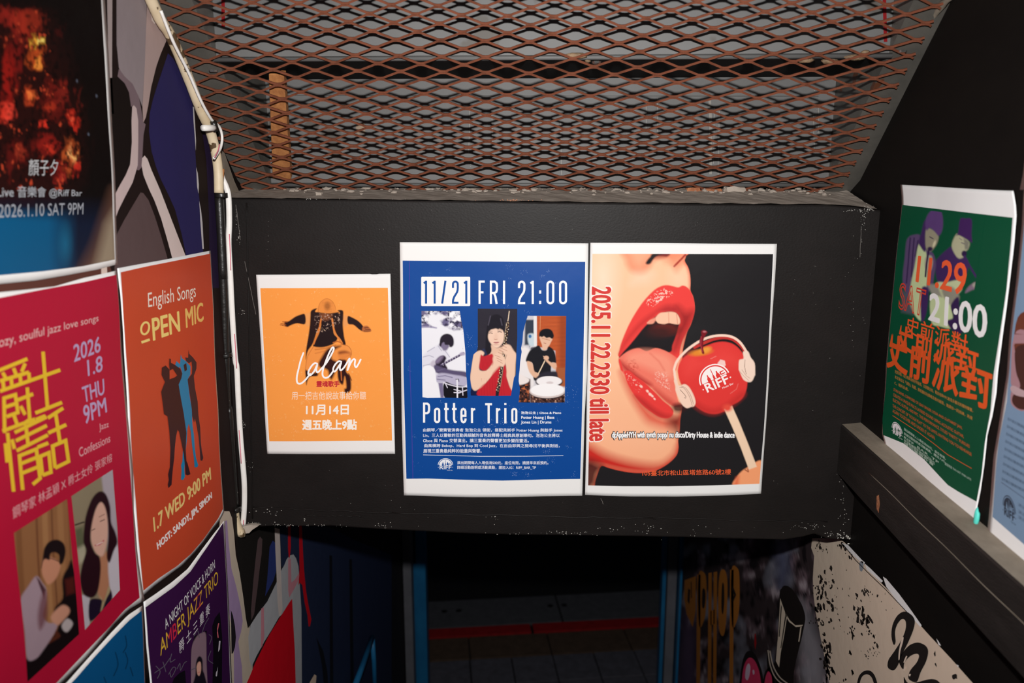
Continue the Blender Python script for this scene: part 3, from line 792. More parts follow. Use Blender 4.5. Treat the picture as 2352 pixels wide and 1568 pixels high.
EN.polys('mural_shape', P_(Nf, [(1458, 240), (1480, 195), (1502, 210), (1506, 300), (1504, 420), (1488, 480), (1455, 545), (1425, 600), (1440, 480), (1450, 350)]), '#1c244c', 3)
EN.polys('mural_shape', P_(Nf, [(1530, 0), (1900, 100), (2100, 200), (2350, 300), (2350, 1300), (1690, 1300), (1690, 700), (1672, 420), (1640, 300), (1600, 310), (1560, 390), (1545, 380)]), '#161c2e', 1)
EN.polys('mural_shape', P_(Nf, [(1548, 400), (1562, 380), (1582, 330), (1605, 302), (1632, 295), (1652, 325), (1668, 380), (1674, 450), (1690, 700), (1694, 1300), (1640, 1300), (1620, 620), (1580, 700), (1525, 755), (1470, 850), (1420, 930), (1360, 1040), (1325, 1120), (1310, 1060), (1302, 900), (1318, 810), (1370, 730), (1440, 640), (1508, 500)]), '#77777a', 3)
EN.polys('mural_shape', P_(Nf, [(1494, 100), (1530, 110), (1536, 250), (1540, 420), (1546, 560), (1552, 690), (1540, 740), (1526, 745), (1515, 640), (1508, 450), (1500, 280)]), '#8c827e', 4)
EN.polys('mural_shape', P_(Nf, [(1608, 635), (1622, 620), (1628, 760), (1642, 1000), (1650, 1300), (1260, 1300), (1310, 1190), (1350, 1090), (1400, 990), (1450, 890), (1530, 760)]), '#8c0814', 4)
EN.polys('mural_shape', P_(Nf, [(1592, 60), (1610, 60), (1612, 240), (1606, 310), (1598, 330), (1592, 250)], [(1672, 80), (1692, 80), (1700, 250), (1708, 400), (1722, 550), (1738, 650), (1756, 740), (1762, 770), (1752, 820), (1742, 820), (1734, 740), (1712, 640), (1696, 520), (1680, 500), (1668, 520), (1676, 400)]), '#8a0a14', 4)
EN.polys('mural_shape', P_(Nf, [(1592, 330), (1612, 325), (1616, 500), (1640, 480), (1672, 430), (1670, 480), (1640, 540), (1600, 610), (1592, 560)], [(1395, 690), (1415, 680), (1418, 900), (1405, 960), (1393, 980)]), '#8a5a62', 5)
EN.polys('mural_shape', P_(Nf, [(1895, 300), (1915, 305), (1925, 1300), (1900, 1300)], [(2040, 330), (2060, 330), (2075, 1300), (2050, 1300)], [(1800, 900), (1850, 1000), (1880, 1150), (1890, 1300), (1860, 1300), (1840, 1100)]), '#0c0d12', 2)
EN.polys('mural_shape', P_(Nf, [(1740, 1300), (1750, 1230), (1785, 1170), (1800, 1180), (1790, 1300)]), '#9a8878', 3)

MR = Sheet('mural', 'R', [rw(D-.01, -.615), rw(.35, -.615), rw(.35, -.63), rw(D-.01, -.63)], 'printed vinyl mural of cracked rock, orange letters and cream paint on the lower right wall', 'mural', E=.55, wave=0, base=.0006, paper='#2a2224', n=(40, 3), mat=M_VINYL)
def rock(c):
    c.fill('#2b2325')
    n1 = c.noise(26, 40, 1); n2 = c.noise(12, 22, 2); n3 = c.noise(60, 70, 3)
    c.mix('#5a4a50', (n1-.5)*5); c.mix('#151113', (.46-n2)*7); c.mix('#6d6d78', (n3-.62)*6)
    c.mix('#8a7f84', (n1*n2-.36)*8)
    cx = Pf
    c.poly([cx(805, 200), cx(880, 200), cx(900, 330), cx(880, 420), cx(830, 460), cx(815, 300)], '#4a4e66', 14, .7)
    c.poly([cx(940, 560), cx(1000, 560), cx(1050, 700), cx(1110, 900), cx(1110, 1300), cx(1000, 1300), cx(970, 900)], '#7d7a80', 14, .7)
    c.poly([cx(240, 640), cx(300, 620), cx(320, 1000), cx(280, 1300), cx(200, 1300)], '#5a4862', 14, .6)
MRx = Sheet('x', 'R', None, 'm', parent=MR.o, E=.50, wave=0, base=.0006, mat=M_VINYL)
Lq = [rw(D-.01, -.63), rw(1.02, -.63), rw(1.02, -2.3), rw(D-.01, -2.3)]
G = coons(*edges4([rw(D-.01, -.63), rw(.35, -.63), rw(.35, -2.3), rw(D-.01, -2.3)]), 3, 3)
# even spacing on the wall itself
yy = np.linspace(D-.01, .35, 330); zz = np.linspace(-.63, -2.3, 230)
W3 = np.array([[XR, y, z+H] for z in zz for y in yy]); Gp = px(W3)
c = Canvas(Gp); rock(c)
mk('mural_rock', MRx.pos(Gp), gfaces(330, 230), M_VINYL, MR.o, MRx.ink(c.c))
cream = [(1040, 150), (1110, 150), (1200, 150), (1240, 175), (1330, 272), (1420, 378), (1510, 470), (1600, 562), (1680, 655), (1760, 745), (1900, 895), (2020, 1030), (2350, 1400), (2350, 2400), (1300, 2400), (1190, 1300), (1160, 1150), (1150, 1060), (1125, 960), (1112, 860), (1095, 780), (1080, 700), (1062, 610), (1048, 500), (1044, 400), (1052, 260), (1034, 210)]
MRx.polys('cream_paint', P_(Pf, cream), '#ab9c8c', 1)
MRx.polys('torn_edge', P_(Pf, [(1225, 180), (1262, 190), (1350, 285), (1368, 300), (1362, 312), (1300, 262)], [(1365, 305), (1400, 335), (1480, 415), (1470, 425), (1380, 345)], [(1480, 388), (1500, 400), (1580, 495), (1650, 590), (1720, 690), (1712, 700), (1640, 620), (1560, 530), (1500, 450)], [(1810, 770), (1825, 790), (1840, 815), (1826, 812)], [(1935, 930), (1950, 940), (1945, 950)]), '#c9c4c4', 3)
MRx.strokes('torn_edge_line', [Pf([(1235, 190), (1310, 285), (1400, 375), (1500, 470), (1590, 565), (1660, 640)])], 1.6, '#1a1614', 4, cap=False)
rs = random.Random(31)
L = []
def splat(cx, cy, rx, ry, n, s_, rot=.3):
    for _ in range(n):
        x = cx+rs.gauss(0, 1)*rx; y = cy+rs.gauss(0, 1)*ry; r = s_*rs.uniform(.3, 1.5); k = rs.randint(5, 8); st = rs.uniform(1, 3.2); a = 1.35+rs.uniform(-.4, .4)
        pts = []
        for i in range(k):
            t = i*6.283/k; rr = r*rs.uniform(.5, 1.2); X = rr*math.cos(t)*st; Y = rr*math.sin(t)
            pts.append(Pf(x+X*math.cos(a)-Y*math.sin(a), y+X*math.sin(a)+Y*math.cos(a)))
        L.append(pts)
for a in ((1085, 200, 14, 18, 14, 4), (1115, 215, 12, 12, 8, 3), (1250, 270, 2, 60, 5, 3), (1160, 430, 6, 40, 9, 8), (1105, 440, 22, 40, 26, 6), (1085, 550, 20, 40, 26, 7), (1155, 550, 16, 16, 8, 9), (1345, 620, 20, 60, 22, 7), (1370, 480, 30, 22, 12, 5),
          (1395, 680, 8, 50, 8, 8), (1430, 780, 5, 25, 5, 6), (1280, 730, 12, 20, 14, 5), (1110, 670, 30, 14, 18, 6), (1130, 860, 18, 50, 30, 7), (1145, 980, 15, 40, 26, 7), (1275, 860, 5, 10, 3, 8), (1290, 985, 4, 16, 2, 10), (1400, 860, 30, 20, 22, 3), (1200, 520, 40, 60, 12, 3), (1240, 650, 50, 50, 10, 3),
          (1230, 200, 14, 10, 8, 7), (1290, 260, 10, 16, 6, 7), (1800, 910, 8, 20, 3, 6), (1920, 1005, 8, 10, 3, 10), (1240, 1040, 12, 20, 4, 6), (1480, 520, 60, 30, 8, 2)): splat(*a)
o = MRx.polys('black_spatter', L, '#241f1d', 2); o['kind'] = 'stuff'
MRx.polys('blue_smear', [sm(Pf([(1335, 300), (1355, 295), (1360, 325), (1350, 355), (1336, 345)]), 4)], '#6b7178', 3)
MRx.polys('painted_letter', [sm(Pf([(1548, 810), (1534, 760), (1540, 690), (1570, 630), (1612, 604), (1650, 618), (1678, 655), (1672, 710), (1640, 790), (1600, 870), (1572, 940), (1545, 968), (1512, 950), (1515, 905), (1545, 860), (1590, 790), (1620, 720), (1622, 665), (1600, 650), (1572, 680), (1556, 730), (1560, 790)]), 4),
                            sm(Pf([(1590, 940), (1580, 900), (1610, 850), (1650, 810), (1700, 796), (1745, 815), (1762, 850), (1750, 910), (1715, 980), (1690, 1040), (1640, 1020), (1650, 970), (1690, 920), (1705, 880), (1690, 865), (1650, 880), (1615, 920), (1608, 960)]), 4),
                            sm(Pf([(1318, 1080), (1330, 1010), (1360, 975), (1400, 970), (1430, 1000), (1448, 1060), (1430, 1060), (1410, 1010), (1380, 992), (1350, 1010), (1335, 1060), (1335, 1100)]), 4),
                            sm(Pf([(1610, 1010), (1640, 1050), (1700, 1040), (1780, 1022), (1830, 1040), (1860, 1110), (1700, 1180), (1630, 1120)]), 4), sm(Pf([(1910, 1000), (1935, 990), (1940, 1010), (1918, 1025)]), 3)], '#1b1817', 5)
MRx.polys('letter_highlight', [sm(Pf(a), 3) for a in ([(1600, 770), (1610, 765), (1604, 800), (1590, 850), (1585, 900), (1578, 900), (1582, 840)], [(1625, 880), (1632, 885), (1615, 920), (1610, 915)], [(1645, 990), (1655, 992), (1650, 1005), (1642, 1000)], [(1618, 945), (1625, 950), (1615, 975), (1608, 965)])], '#b5a698', 6)
# orange letters on the rock
Lt = []
for x, top, bl, br, bh in ((345, 375, 335, 385, 690), (545, 345, 540, 590, 690)):
    Lt.append(Pf([(bl-8, top), (bl+14, top), (bl+10, 1250), (bl-14, 1250)]))
    Lt.append(sm(Pf([(bl, top+4), (br-10, top-6), (br, top+60), (br, bh-140), (br-12, bh-40), (bl+4, bh)]), 4))
Lt += [Pf([(398, 366), (418, 362), (414, 1180), (392, 1190)]), Pf([(430, 360), (452, 356), (445, 1170), (426, 1180)]), Pf([(410, 600), (436, 590), (436, 680), (410, 690)]), sm(Pf([(470, 360), (500, 350), (515, 420), (512, 600), (500, 720), (484, 756), (462, 700), (458, 500)]), 4), Pf([(250, 410), (320, 385), (318, 600), (300, 700), (262, 620), (246, 520)])]
MRx.polys('orange_letter', Lt, '#925a24', 2)
MRx.polys('letter_hole', [sm(Pf([(360, 470), (376, 468), (380, 520), (372, 580), (358, 570)]), 4), sm(Pf([(482, 440), (494, 438), (496, 540), (488, 620), (478, 580)]), 4), Pf([(548, 440), (570, 500), (552, 545), (546, 540), (556, 500), (545, 470)]), Pf([(272, 460), (285, 470), (280, 560), (268, 540)]), Pf([(288, 420), (294, 418), (296, 520), (290, 520)])], '#221a18', 3)
# the hat
MRx.polys('painted_hat', [sm(Pf([(838, 500), (850, 462), (868, 444), (900, 452), (932, 485), (962, 535), (984, 580), (998, 640), (992, 690), (975, 770), (955, 850), (930, 960), (925, 1060), (930, 1180), (860, 1180), (830, 1100), (812, 1000), (800, 930), (815, 900), (828, 740)]), 4), sm(Pf([(762, 840), (775, 850), (790, 930), (820, 1010), (850, 1060), (850, 1120), (800, 1080), (770, 1000), (760, 920)]), 4)], '#191514', 2)
MRx.polys('hat_band', [Pf([(843, 522), (856, 560), (872, 606), (886, 632), (866, 760), (846, 860), (836, 950), (816, 910), (830, 750), (838, 620)]), Pf([(872, 606), (900, 655), (935, 688), (985, 686), (978, 696), (940, 700), (898, 668), (876, 628)]), Pf([(968, 700), (976, 698), (962, 790), (955, 790)])], '#b3a594', 3)
MRx.polys('hat_band_line', [Pf([(848, 560), (854, 575), (840, 760), (834, 760)]), Pf([(874, 625), (880, 640), (850, 830), (845, 830)])], '#191514', 4)
MRx.strokes('hat_brim', [sm(Pf([(768, 845), (780, 930), (806, 1000), (842, 1042), (880, 1060)]), 4, False), sm(Pf([(780, 850), (800, 940), (840, 1010), (890, 1050)]), 4, False)], 2.6, '#a3968a', 4)
MRx.polys('pink_shape', [sm(Pf([(600, 1100), (594, 1010), (612, 900), (640, 850), (680, 860), (715, 930), (735, 1010), (735, 1120)]), 4), sm(Pf([(738, 1100), (742, 1000), (765, 955), (790, 960), (805, 1030), (800, 1100)]), 4)], '#181414', 2)
MRx.polys('pink_shape', [sm(Pf([(612, 1100), (606, 1020), (622, 930), (650, 890), (682, 905), (708, 960), (722, 1030), (722, 1110)]), 4), sm(Pf([(745, 1100), (750, 1020), (768, 975), (788, 1000), (794, 1060), (790, 1100)]), 4)], '#b02f50', 3)
MRx.polys('pink_highlight', [sm(Pf([(626, 1010), (632, 950), (648, 925), (658, 950), (652, 1000), (640, 1030)]), 4), sm(Pf([(672, 970), (680, 965), (684, 985), (676, 995)]), 4)], '#dfa0b2', 4)
MRx.polys('red_drip', [Pf([(684, 740), (692, 742), (696, 800), (688, 840), (682, 800)])], '#7c1418', 3)
# ================================================================== POSTERS ON THE BULKHEAD
A = F(560, 600, 3.408); B = F(900, 540, 4.9); Dd = F(1330, 540, 4.9)
C_ = lambda *a: B(a[0], a[1]+1470) if len(a) == 2 else [B(x, y+1470) for x, y in a[0]]
E_ = lambda *a: Dd(a[0], a[1]+1470) if len(a) == 2 else [Dd(x, y+1470) for x, y in a[0]]
EB = 1.14
# ---- orange poster of a leaping figure
s = Sheet('poster', 'B', [A([(97, 105), (500, 102), (990, 99), (1002, 102), (1050, 101), (1056, 98), (1147, 97)]), A([(1147, 97), (1163, 760), (1174, 1130), (1172, 1145), (1175, 1160), (1183, 1507)]), A([(183, 1507), (700, 1508), (1183, 1507)]), A([(97, 105), (140, 760), (183, 1507)])],
          'orange sheet of a leaping figure, smallest of the three on the bulkhead', E=EB, n=(60, 50))
def fig(c):
    c.fill('#FFA24c')
    n1 = c.noise(9, 7, 5); n2 = c.noise(3, 3, 6)
    c.mix('#FFC27c', np.clip((n1*n2-.46)*6, 0, .5))
    a = A
    c.poly(a([(583, 400), (578, 378), (590, 340), (610, 310), (650, 290), (690, 310), (712, 345), (718, 378), (740, 398), (700, 409), (640, 404)]), '#EE9345', 2)
    c.ell(*a(655, 350), 6.5, 9, '#8c4f26', .9, 0, .7)
    for k in range(7): c.line(a([(612+k*3, 320+k*12), (700-k*2, 318+k*12)]), 1.0, '#c9763a', 1.2, .6)
    c.poly(a([(478, 415), (500, 405), (528, 400), (520, 440), (512, 505), (480, 490)]), '#F4A45C', 2)
    c.poly(a([(778, 428), (812, 430), (815, 490), (800, 505), (783, 512)]), '#F0A05C', 2)
    c.poly(a([(318, 488), (325, 470), (352, 468), (400, 435), (440, 418), (479, 414), (481, 489), (420, 484), (372, 498), (345, 512), (325, 506)]), '#2a1b1c', 1.2)
    c.line(a([(583, 400), (590, 342), (612, 310), (650, 291), (690, 311), (712, 346), (720, 378)]), 1.0, '#b8682e', 1.2, .8); c.line(a([(578, 398), (610, 404), (650, 408), (700, 410), (742, 398)]), 1.6, '#6a3a20', 1.5)
    for q in ([(286, 497), (330, 494)], [(290, 487), (325, 480)], [(305, 470), (340, 476)], [(300, 500), (335, 508)]): c.line(a(q), 1.6, '#9a4e26', 1.2)
    c.poly(a([(814, 430), (850, 440), (900, 470), (938, 515), (930, 545), (900, 530), (860, 497), (817, 488)]), '#2a1b1c', 1.2)
    c.poly(a([(930, 515), (960, 503), (985, 520), (998, 545), (965, 554), (930, 548)]), '#B8683a', 1.5)
    for q in ([(940, 545), (990, 545)], [(950, 530), (990, 533)], [(945, 520), (975, 515)]): c.line(a(q), 1.5, '#3a1e18', 1)
    c.poly(a([(545, 665), (610, 672), (700, 652), (760, 648), (812, 660), (840, 695), (838, 740), (800, 772), (795, 880), (770, 960), (742, 935), (735, 850), (680, 830), (640, 822), (600, 800), (580, 860), (574, 895), (488, 880), (487, 800), (500, 730)]), '#F79A4C', 1.5)
    c.poly(a([(555, 398), (640, 410), (746, 403), (712, 465), (705, 560), (735, 600), (705, 642), (660, 662), (610, 672), (556, 667), (545, 650), (590, 560), (605, 470)]), '#261a1c', 1.3)
    c.poly(a([(525, 392), (545, 374), (574, 368), (560, 395), (598, 432), (612, 470), (575, 545), (542, 642), (503, 700), (486, 768), (489, 690), (506, 590), (518, 500), (522, 430)]), '#2c1b1a', 1.3)
    c.poly(a([(735, 383), (775, 385), (779, 430), (776, 500), (786, 590), (798, 652), (760, 640), (742, 600), (702, 520), (686, 470), (712, 430), (752, 405)]), '#2c1b1a', 1.3)
    c.line(a([(606, 452), (590, 535), (548, 645)]), 3.6, '#DE7E3a', 1.5)
    c.line(a([(692, 450), (712, 555), (752, 610), (770, 640)]), 4.0, '#E48842', 1.5)
    c.line(a([(700, 635), (735, 625), (770, 640)]), 2.5, '#c06a34', 1.5)
    c.poly(a([(600, 412), (690, 415), (670, 450), (640, 460), (615, 450)]), '#9c5a34', 4, .7)
    c.mix('#c9a894', np.clip((n2-.62)*8, 0, 1)*np.clip(c.sd(a([(545, 400), (770, 400), (770, 480), (640, 560), (560, 560)]))/4, 0, 1))
    c.poly(a([(610, 750), (650, 690), (700, 668), (762, 662), (700, 702), (690, 762), (735, 790), (722, 850), (690, 922), (668, 905), (660, 860), (640, 842), (600, 832), (585, 800)]), '#3a1d1b', 3)
    c.line(a([(545, 668), (505, 735), (488, 800), (490, 880), (574, 895), (590, 840)]), 1.2, '#b8622c', 1.4, .8); c.line(a([(760, 650), (812, 660), (840, 696), (838, 742), (802, 772)]), 1.3, '#a85628', 1.4, .8)
    c.line(a([(560, 690), (640, 680), (720, 655)]), 2, '#b5652f', 3, .8); c.line(a([(560, 720), (640, 700)]), 1.5, '#c87438', 3, .8)
    c.poly(a([(742, 770), (802, 775), (800, 860), (832, 900), (840, 975), (832, 1015), (795, 1032), (786, 1000), (802, 985), (790, 900), (775, 965), (742, 935), (733, 860)]), '#33191a', 2)
    c.line(a([(760, 850), (765, 930)]), 2.4, '#c86a34', 2); c.line(a([(820, 880), (842, 930)]), 2, '#5a2a1c', 2)
    c.poly(a([(745, 705), (790, 698), (828, 712), (835, 730), (800, 742), (765, 738), (742, 725)]), '#8a4424', 3, .9); c.poly(a([(740, 735), (790, 720), (835, 722), (800, 762), (760, 765)]), '#E88a44', 3)
    c.poly(a([(484, 850), (512, 862), (570, 868), (576, 895), (522, 902), (500, 932), (490, 968), (484, 905)]), '#2c1a1a', 1.6)
    c.poly(a([(510, 845), (560, 840), (560, 870), (515, 880)]), '#E08440', 3)
s.pic('printed_figure', [A([(130, 210), (640, 209), (1127, 208)]), A([(1127, 208), (1160, 1403)]), A([(200, 1408), (660, 1406), (1160, 1403)]), A([(130, 210), (163, 800), (200, 1408)])], (262, 306), fig, 1)
s.text('lettering', '靈魂歌手', box_q(A, 570, 936, 748, 981), '#C53038', .035, 3)
sc1 = [[(468, 716), (448, 770), (430, 840), (416, 905), (420, 948), (445, 956), (480, 930), (520, 880)],
       [(576, 800), (556, 796), (530, 820), (508, 860), (508, 886), (525, 888), (552, 858), (576, 808), (568, 845), (578, 868), (606, 842), (650, 790), (690, 722), (706, 682), (694, 674), (668, 720), (640, 790), (620, 850), (618, 892), (638, 911), (668, 900), (700, 858)],
       [(764, 784), (742, 782), (715, 808), (700, 842), (708, 862), (728, 845), (762, 792), (752, 828), (758, 852), (780, 836), (808, 794), (826, 762), (830, 772), (822, 812), (812, 850)],
       [(814, 846), (836, 796), (858, 766), (872, 772), (868, 810), (880, 828), (898, 802), (915, 768)]]
s.strokes('handwritten_name', [sm(A(q), 5, False) for q in sc1], 3.9, '#FFFFFF', 4)
s.text('lettering', '用一把吉他說故事給你聽', box_q(A, 376, 1018, 957, 1082), '#FBE6D2', -.004, 3)
s.text('lettering', '11月14日', box_q(A, 490, 1122, 820, 1199), '#FFF6EC', .03, 3)
s.text('lettering', '週五晚上9點', box_q(A, 462, 1238, 883, 1316), '#FFF6EC', .035, 3)
rs = random.Random(8); L = []
for cx, cy, n, w_ in ((570, 235, 22, 30), (245, 765, 20, 50), (1100, 882, 8, 18), (165, 590, 8, 10), (480, 1090, 26, 26), (420, 1330, 14, 26), (1130, 990, 8, 12), (690, 1215, 8, 26), (240, 885, 5, 14), (1000, 620, 6, 20), (640, 530, 12, 20), (310, 885, 3, 10), (700, 330, 0, 1), (860, 1080, 10, 18), (930, 1395, 3, 8), (150, 240, 5, 8), (470, 1390, 4, 8)):
    for _ in range(n):
        x = cx+rs.gauss(0, 1)*w_; y = cy+rs.gauss(0, 1)*w_*.45; l = rs.uniform(1.5, 9); a = rs.choice([0, 0, 1.57])+rs.gauss(0, .25); t = rs.uniform(.4, 1.1)
        dx, dy = math.cos(a)*l, math.sin(a)*l
        if 150 < x < 1120 and 215 < y < 1400: L.append(A([(x, y), (x+dx, y+dy), (x+dx*.8-dy/l*t*2, y+dy*.8+dx/l*t*2), (x-dy/l*t, y+dx/l*t)]))
o = s.polys('worn_specks', L, '#FFD9A8', 2); o['kind'] = 'stuff'

# ---- blue poster with three musicians
s = Sheet('poster', 'B', [B([(90, 78), (1100, 84), (2212, 92)]), B([(2212, 92), (2198, 1568)])+C_([(2170, 560), (2143, 1463)]), C_([(137, 1456), (240, 1458), (600, 1472), (900, 1478), (1300, 1475), (1700, 1466), (2143, 1463)]), B([(90, 78), (105, 1568)])+C_([(112, 620), (137, 1456)])],
          'blue and white sheet with three musician photographs in the middle of the bulkhead', E=EB, n=(50, 70))
s.panel('blue_print', [B([(122, 285), (700, 291), (1400, 298), (2177, 300)]), B([(2177, 300), (2152, 1568)])+C_([(2120, 1273)]), C_([(165, 1268), (400, 1266), (750, 1279), (1240, 1289), (1700, 1277), (2120, 1273)]), B([(122, 285), (132, 1568)])+C_([(165, 1268)])], '#0f4997', (50, 64), 1)
s.strokes('purple_streak', [B([(198, 290), (205, 1568)])+C_([(218, 400), (238, 1262)])], 1.7, '#4442a0', 2, cap=False)
r = []
for cx, cy, a0 in ((870, 480, -90), (870, 785, 0), (342, 785, 90), (342, 480, 180)):
    r += [B(cx+12*math.cos(math.radians(a0+t)), cy+12*math.sin(math.radians(a0+t))) for t in (0, 30, 60, 90)]
s.polys('date_box', [r], '#F6F4F4', 2)
def arc_(cx, cy, rx, ry, a0, a1, n=7):
    return [(cx+rx*math.cos(math.radians(a0+(a1-a0)*i/n)), cy-ry*math.sin(math.radians(a0+(a1-a0)*i/n))) for i in range(n+1)]
def two(x0, x1, y0, y1):
    r = (x1-x0)/2; c = (x0+x1)/2; h = y1-y0
    return [(x0, y0+.30*h)]+arc_(c, y0+r*1.05, r, r*1.05, 180, 0, 9)+[(x1, y0+.30*h), (x1-.06*r, y0+.40*h), (x1-.3*r, y0+.50*h), (x0+.5*r, y0+.72*h), (x0+.1*r, y0+.85*h), (x0, y0+.93*h), (x0, y1), (x1+.3*r, y1)]
def one(x, y0, y1): return [[(x, y0-12), (x, y1+12)], [(x-26, y0+16), (x-4, y0+2)]]
def zero(x0, x1, y0, y1):
    r = (x1-x0)/2; c = (x0+x1)/2
    return [(x0, y1-r-20), (x0, y0+r)]+arc_(c, y0+r, r, r, 180, 0, 10)[1:]+[(x1, y1-r)]+arc_(c, y1-r, r, r, 0, -180, 10)[1:]+[(x0, y1-r-22)]
bl = one(385, 524, 758)+one(482, 524, 758)+[[(603, 512), (566, 770)]]+[two(688, 742, 522, 760)]+one(838, 524, 758)
s.strokes('date_lettering', [B(q) for q in bl], 4.7, '#15509e', 3, cap=False)
wh = [[(988, 510), (988, 772)], [(988, 522), (1046, 522)], [(988, 642), (1032, 642)],
      [(1115, 510), (1115, 772)], [(1115, 522), (1158, 522), (1178, 538), (1183, 560), (1183, 610), (1176, 636), (1155, 650), (1115, 650)], [(1150, 650), (1166, 690), (1180, 772)],
      [(1263, 510), (1263, 772)], two(1432, 1492, 522, 762)]+one(1586, 524, 760)+[zero(1752, 1816, 522, 764), zero(1894, 1960, 522, 764)]
s.strokes('date_lettering', [B(q) for q in wh], 4.9, '#FBFAFA', 3, cap=False)
s.polys('colon', [B([(1657, 620), (1681, 620), (1681, 656), (1657, 656)]), B([(1657, 736), (1681, 736), (1681, 772), (1657, 772)])], '#FBFAFA', 3)

def ph1(c):
    b = B; c.fill('#EFEEF4')
    n1 = c.noise(14, 12, 8); n2 = c.noise(5, 5, 9)
    top = np.clip(c.sd(b([(300, 840), (780, 840), (810, 1060), (700, 1075), (560, 1010), (540, 960), (640, 920), (560, 890), (420, 900), (400, 990), (480, 1040), (330, 1030)]))/4+.5, 0, 1)
    c.mix('#6c6488', top*np.clip((n1-.35)*4, 0, 1)); c.mix('#352f48', top*np.clip((n2-.5)*5, 0, 1)); c.mix('#FBFAFE', top*np.clip((.38-n1)*8, 0, 1)*.9)
    c.line(b([(335, 1035), (420, 1030), (500, 1042)]), 3, '#9a92b2', 3)
    c.poly(b([(345, 1370), (400, 1310), (470, 1262), (520, 1238), (580, 1290), (620, 1300), (652, 1380), (600, 1440), (640, 1500), (700, 1568), (480, 1568), (345, 1480)]), '#E3E1EC', 3)
    for q in ([(352, 1370), (420, 1352), (470, 1372)], [(352, 1470), (430, 1450)], [(520, 1245), (560, 1300)], [(600, 1300), (650, 1370)], [(400, 1310), (480, 1262)]): c.line(b(q), 1.4, '#a9a6ba', 2)
    c.poly(b([(540, 1215), (590, 1195), (645, 1240), (632, 1275), (612, 1296), (580, 1296), (560, 1270), (530, 1240)]), '#7d7290', 2)
    c.poly(b([(538, 1232), (545, 1160), (575, 1122), (620, 1108), (665, 1122), (694, 1165), (696, 1230), (672, 1259), (650, 1255), (642, 1238), (600, 1232), (588, 1205), (566, 1215), (552, 1250)]), '#261e2c', 1.4)
    c.poly(b([(470, 1482), (490, 1420), (530, 1370), (582, 1352), (612, 1382), (596, 1425), (606, 1460), (625, 1500), (600, 1545), (560, 1568), (505, 1540)]), '#2b2134', 1.5)
    c.poly(b([(480, 1430), (530, 1370), (580, 1358), (560, 1400), (520, 1440)]), '#8f7f9e', 3, .8)
    c.line(b([(555, 1462), (805, 1328)]), 5.2, '#453a58', 1.2); 
    for k in range(8): c.line(b([(570+k*28, 1440-k*15), (578+k*28, 1466-k*15)]), 1.1, '#cfc8da', .8)
    c.line(b([(555, 1455), (800, 1322)]), .8, '#b8b0c8', .8)
    c.ell(*b(795, 1335), 6, 4, '#b0a6bd', .8); c.poly(b([(435, 1440), (470, 1405), (492, 1450), (475, 1492), (445, 1480)]), '#c9c0cf', 2)
    c.poly(b([(345, 1490), (480, 1500), (500, 1568), (470, 1600), (345, 1510)]), '#d5d0e0', 4)
    c.poly([*C_([(480, -10), (600, 30), (700, 50), (840, 70), (845, 130), (700, 120), (560, 90), (495, 70)])], '#5a5070', 2)
    c.poly([*C_([(500, 110), (560, 80), (700, 100), (835, 130), (842, 215), (740, 240), (600, 190), (495, 180)])], '#b9b3cb', 2)
    for q in ([(520, 120), (600, 110), (680, 130)], [(510, 150), (600, 160)], [(500, 60), (600, 30)]): c.line(C_(q), 1.6, '#6a6284', 2)
    c.poly([*C_([(590, 185), (700, 215), (845, 240), (852, 365), (600, 365)])], '#14121a', 1.2)
    c.line(C_([(585, 188), (660, 215), (760, 236), (850, 232)]), 2.2, '#E8E4F0', 1); c.line(C_([(735, 150), (738, 360)]), 3.2, '#EFEDF5', 1)
    for q in ([(735, 312), (846, 270)], [(700, 265), (780, 285)], [(700, 300), (770, 300)], [(795, 240), (800, 330)], [(600, 190), (625, 245)]): c.line(C_(q), 2, '#E4E0EE', 1)
    c.line(C_([(720, 150), (750, 148), (755, 175)]), 1.5, '#3a3448', 1)
    c.poly([*C_([(345, 30), (470, 20), (505, 190), (542, 365), (340, 365)])], '#F4F3F8', 1.2); c.poly([*C_([(522, 190), (575, 190), (585, 360), (550, 360)])], '#7a7092', 1.5)
s.pic('printed_photo', [B([(333, 852), (765, 855)]), B([(765, 855), (782, 960), (803, 1060), (815, 1180), (828, 1320), (836, 1568)])+C_([(845, 170), (852, 362)]), C_([(345, 352), (400, 360), (600, 358), (852, 362)]), B([(333, 852), (342, 1568)])+C_([(345, 352)])], (104, 205), ph1, 2)
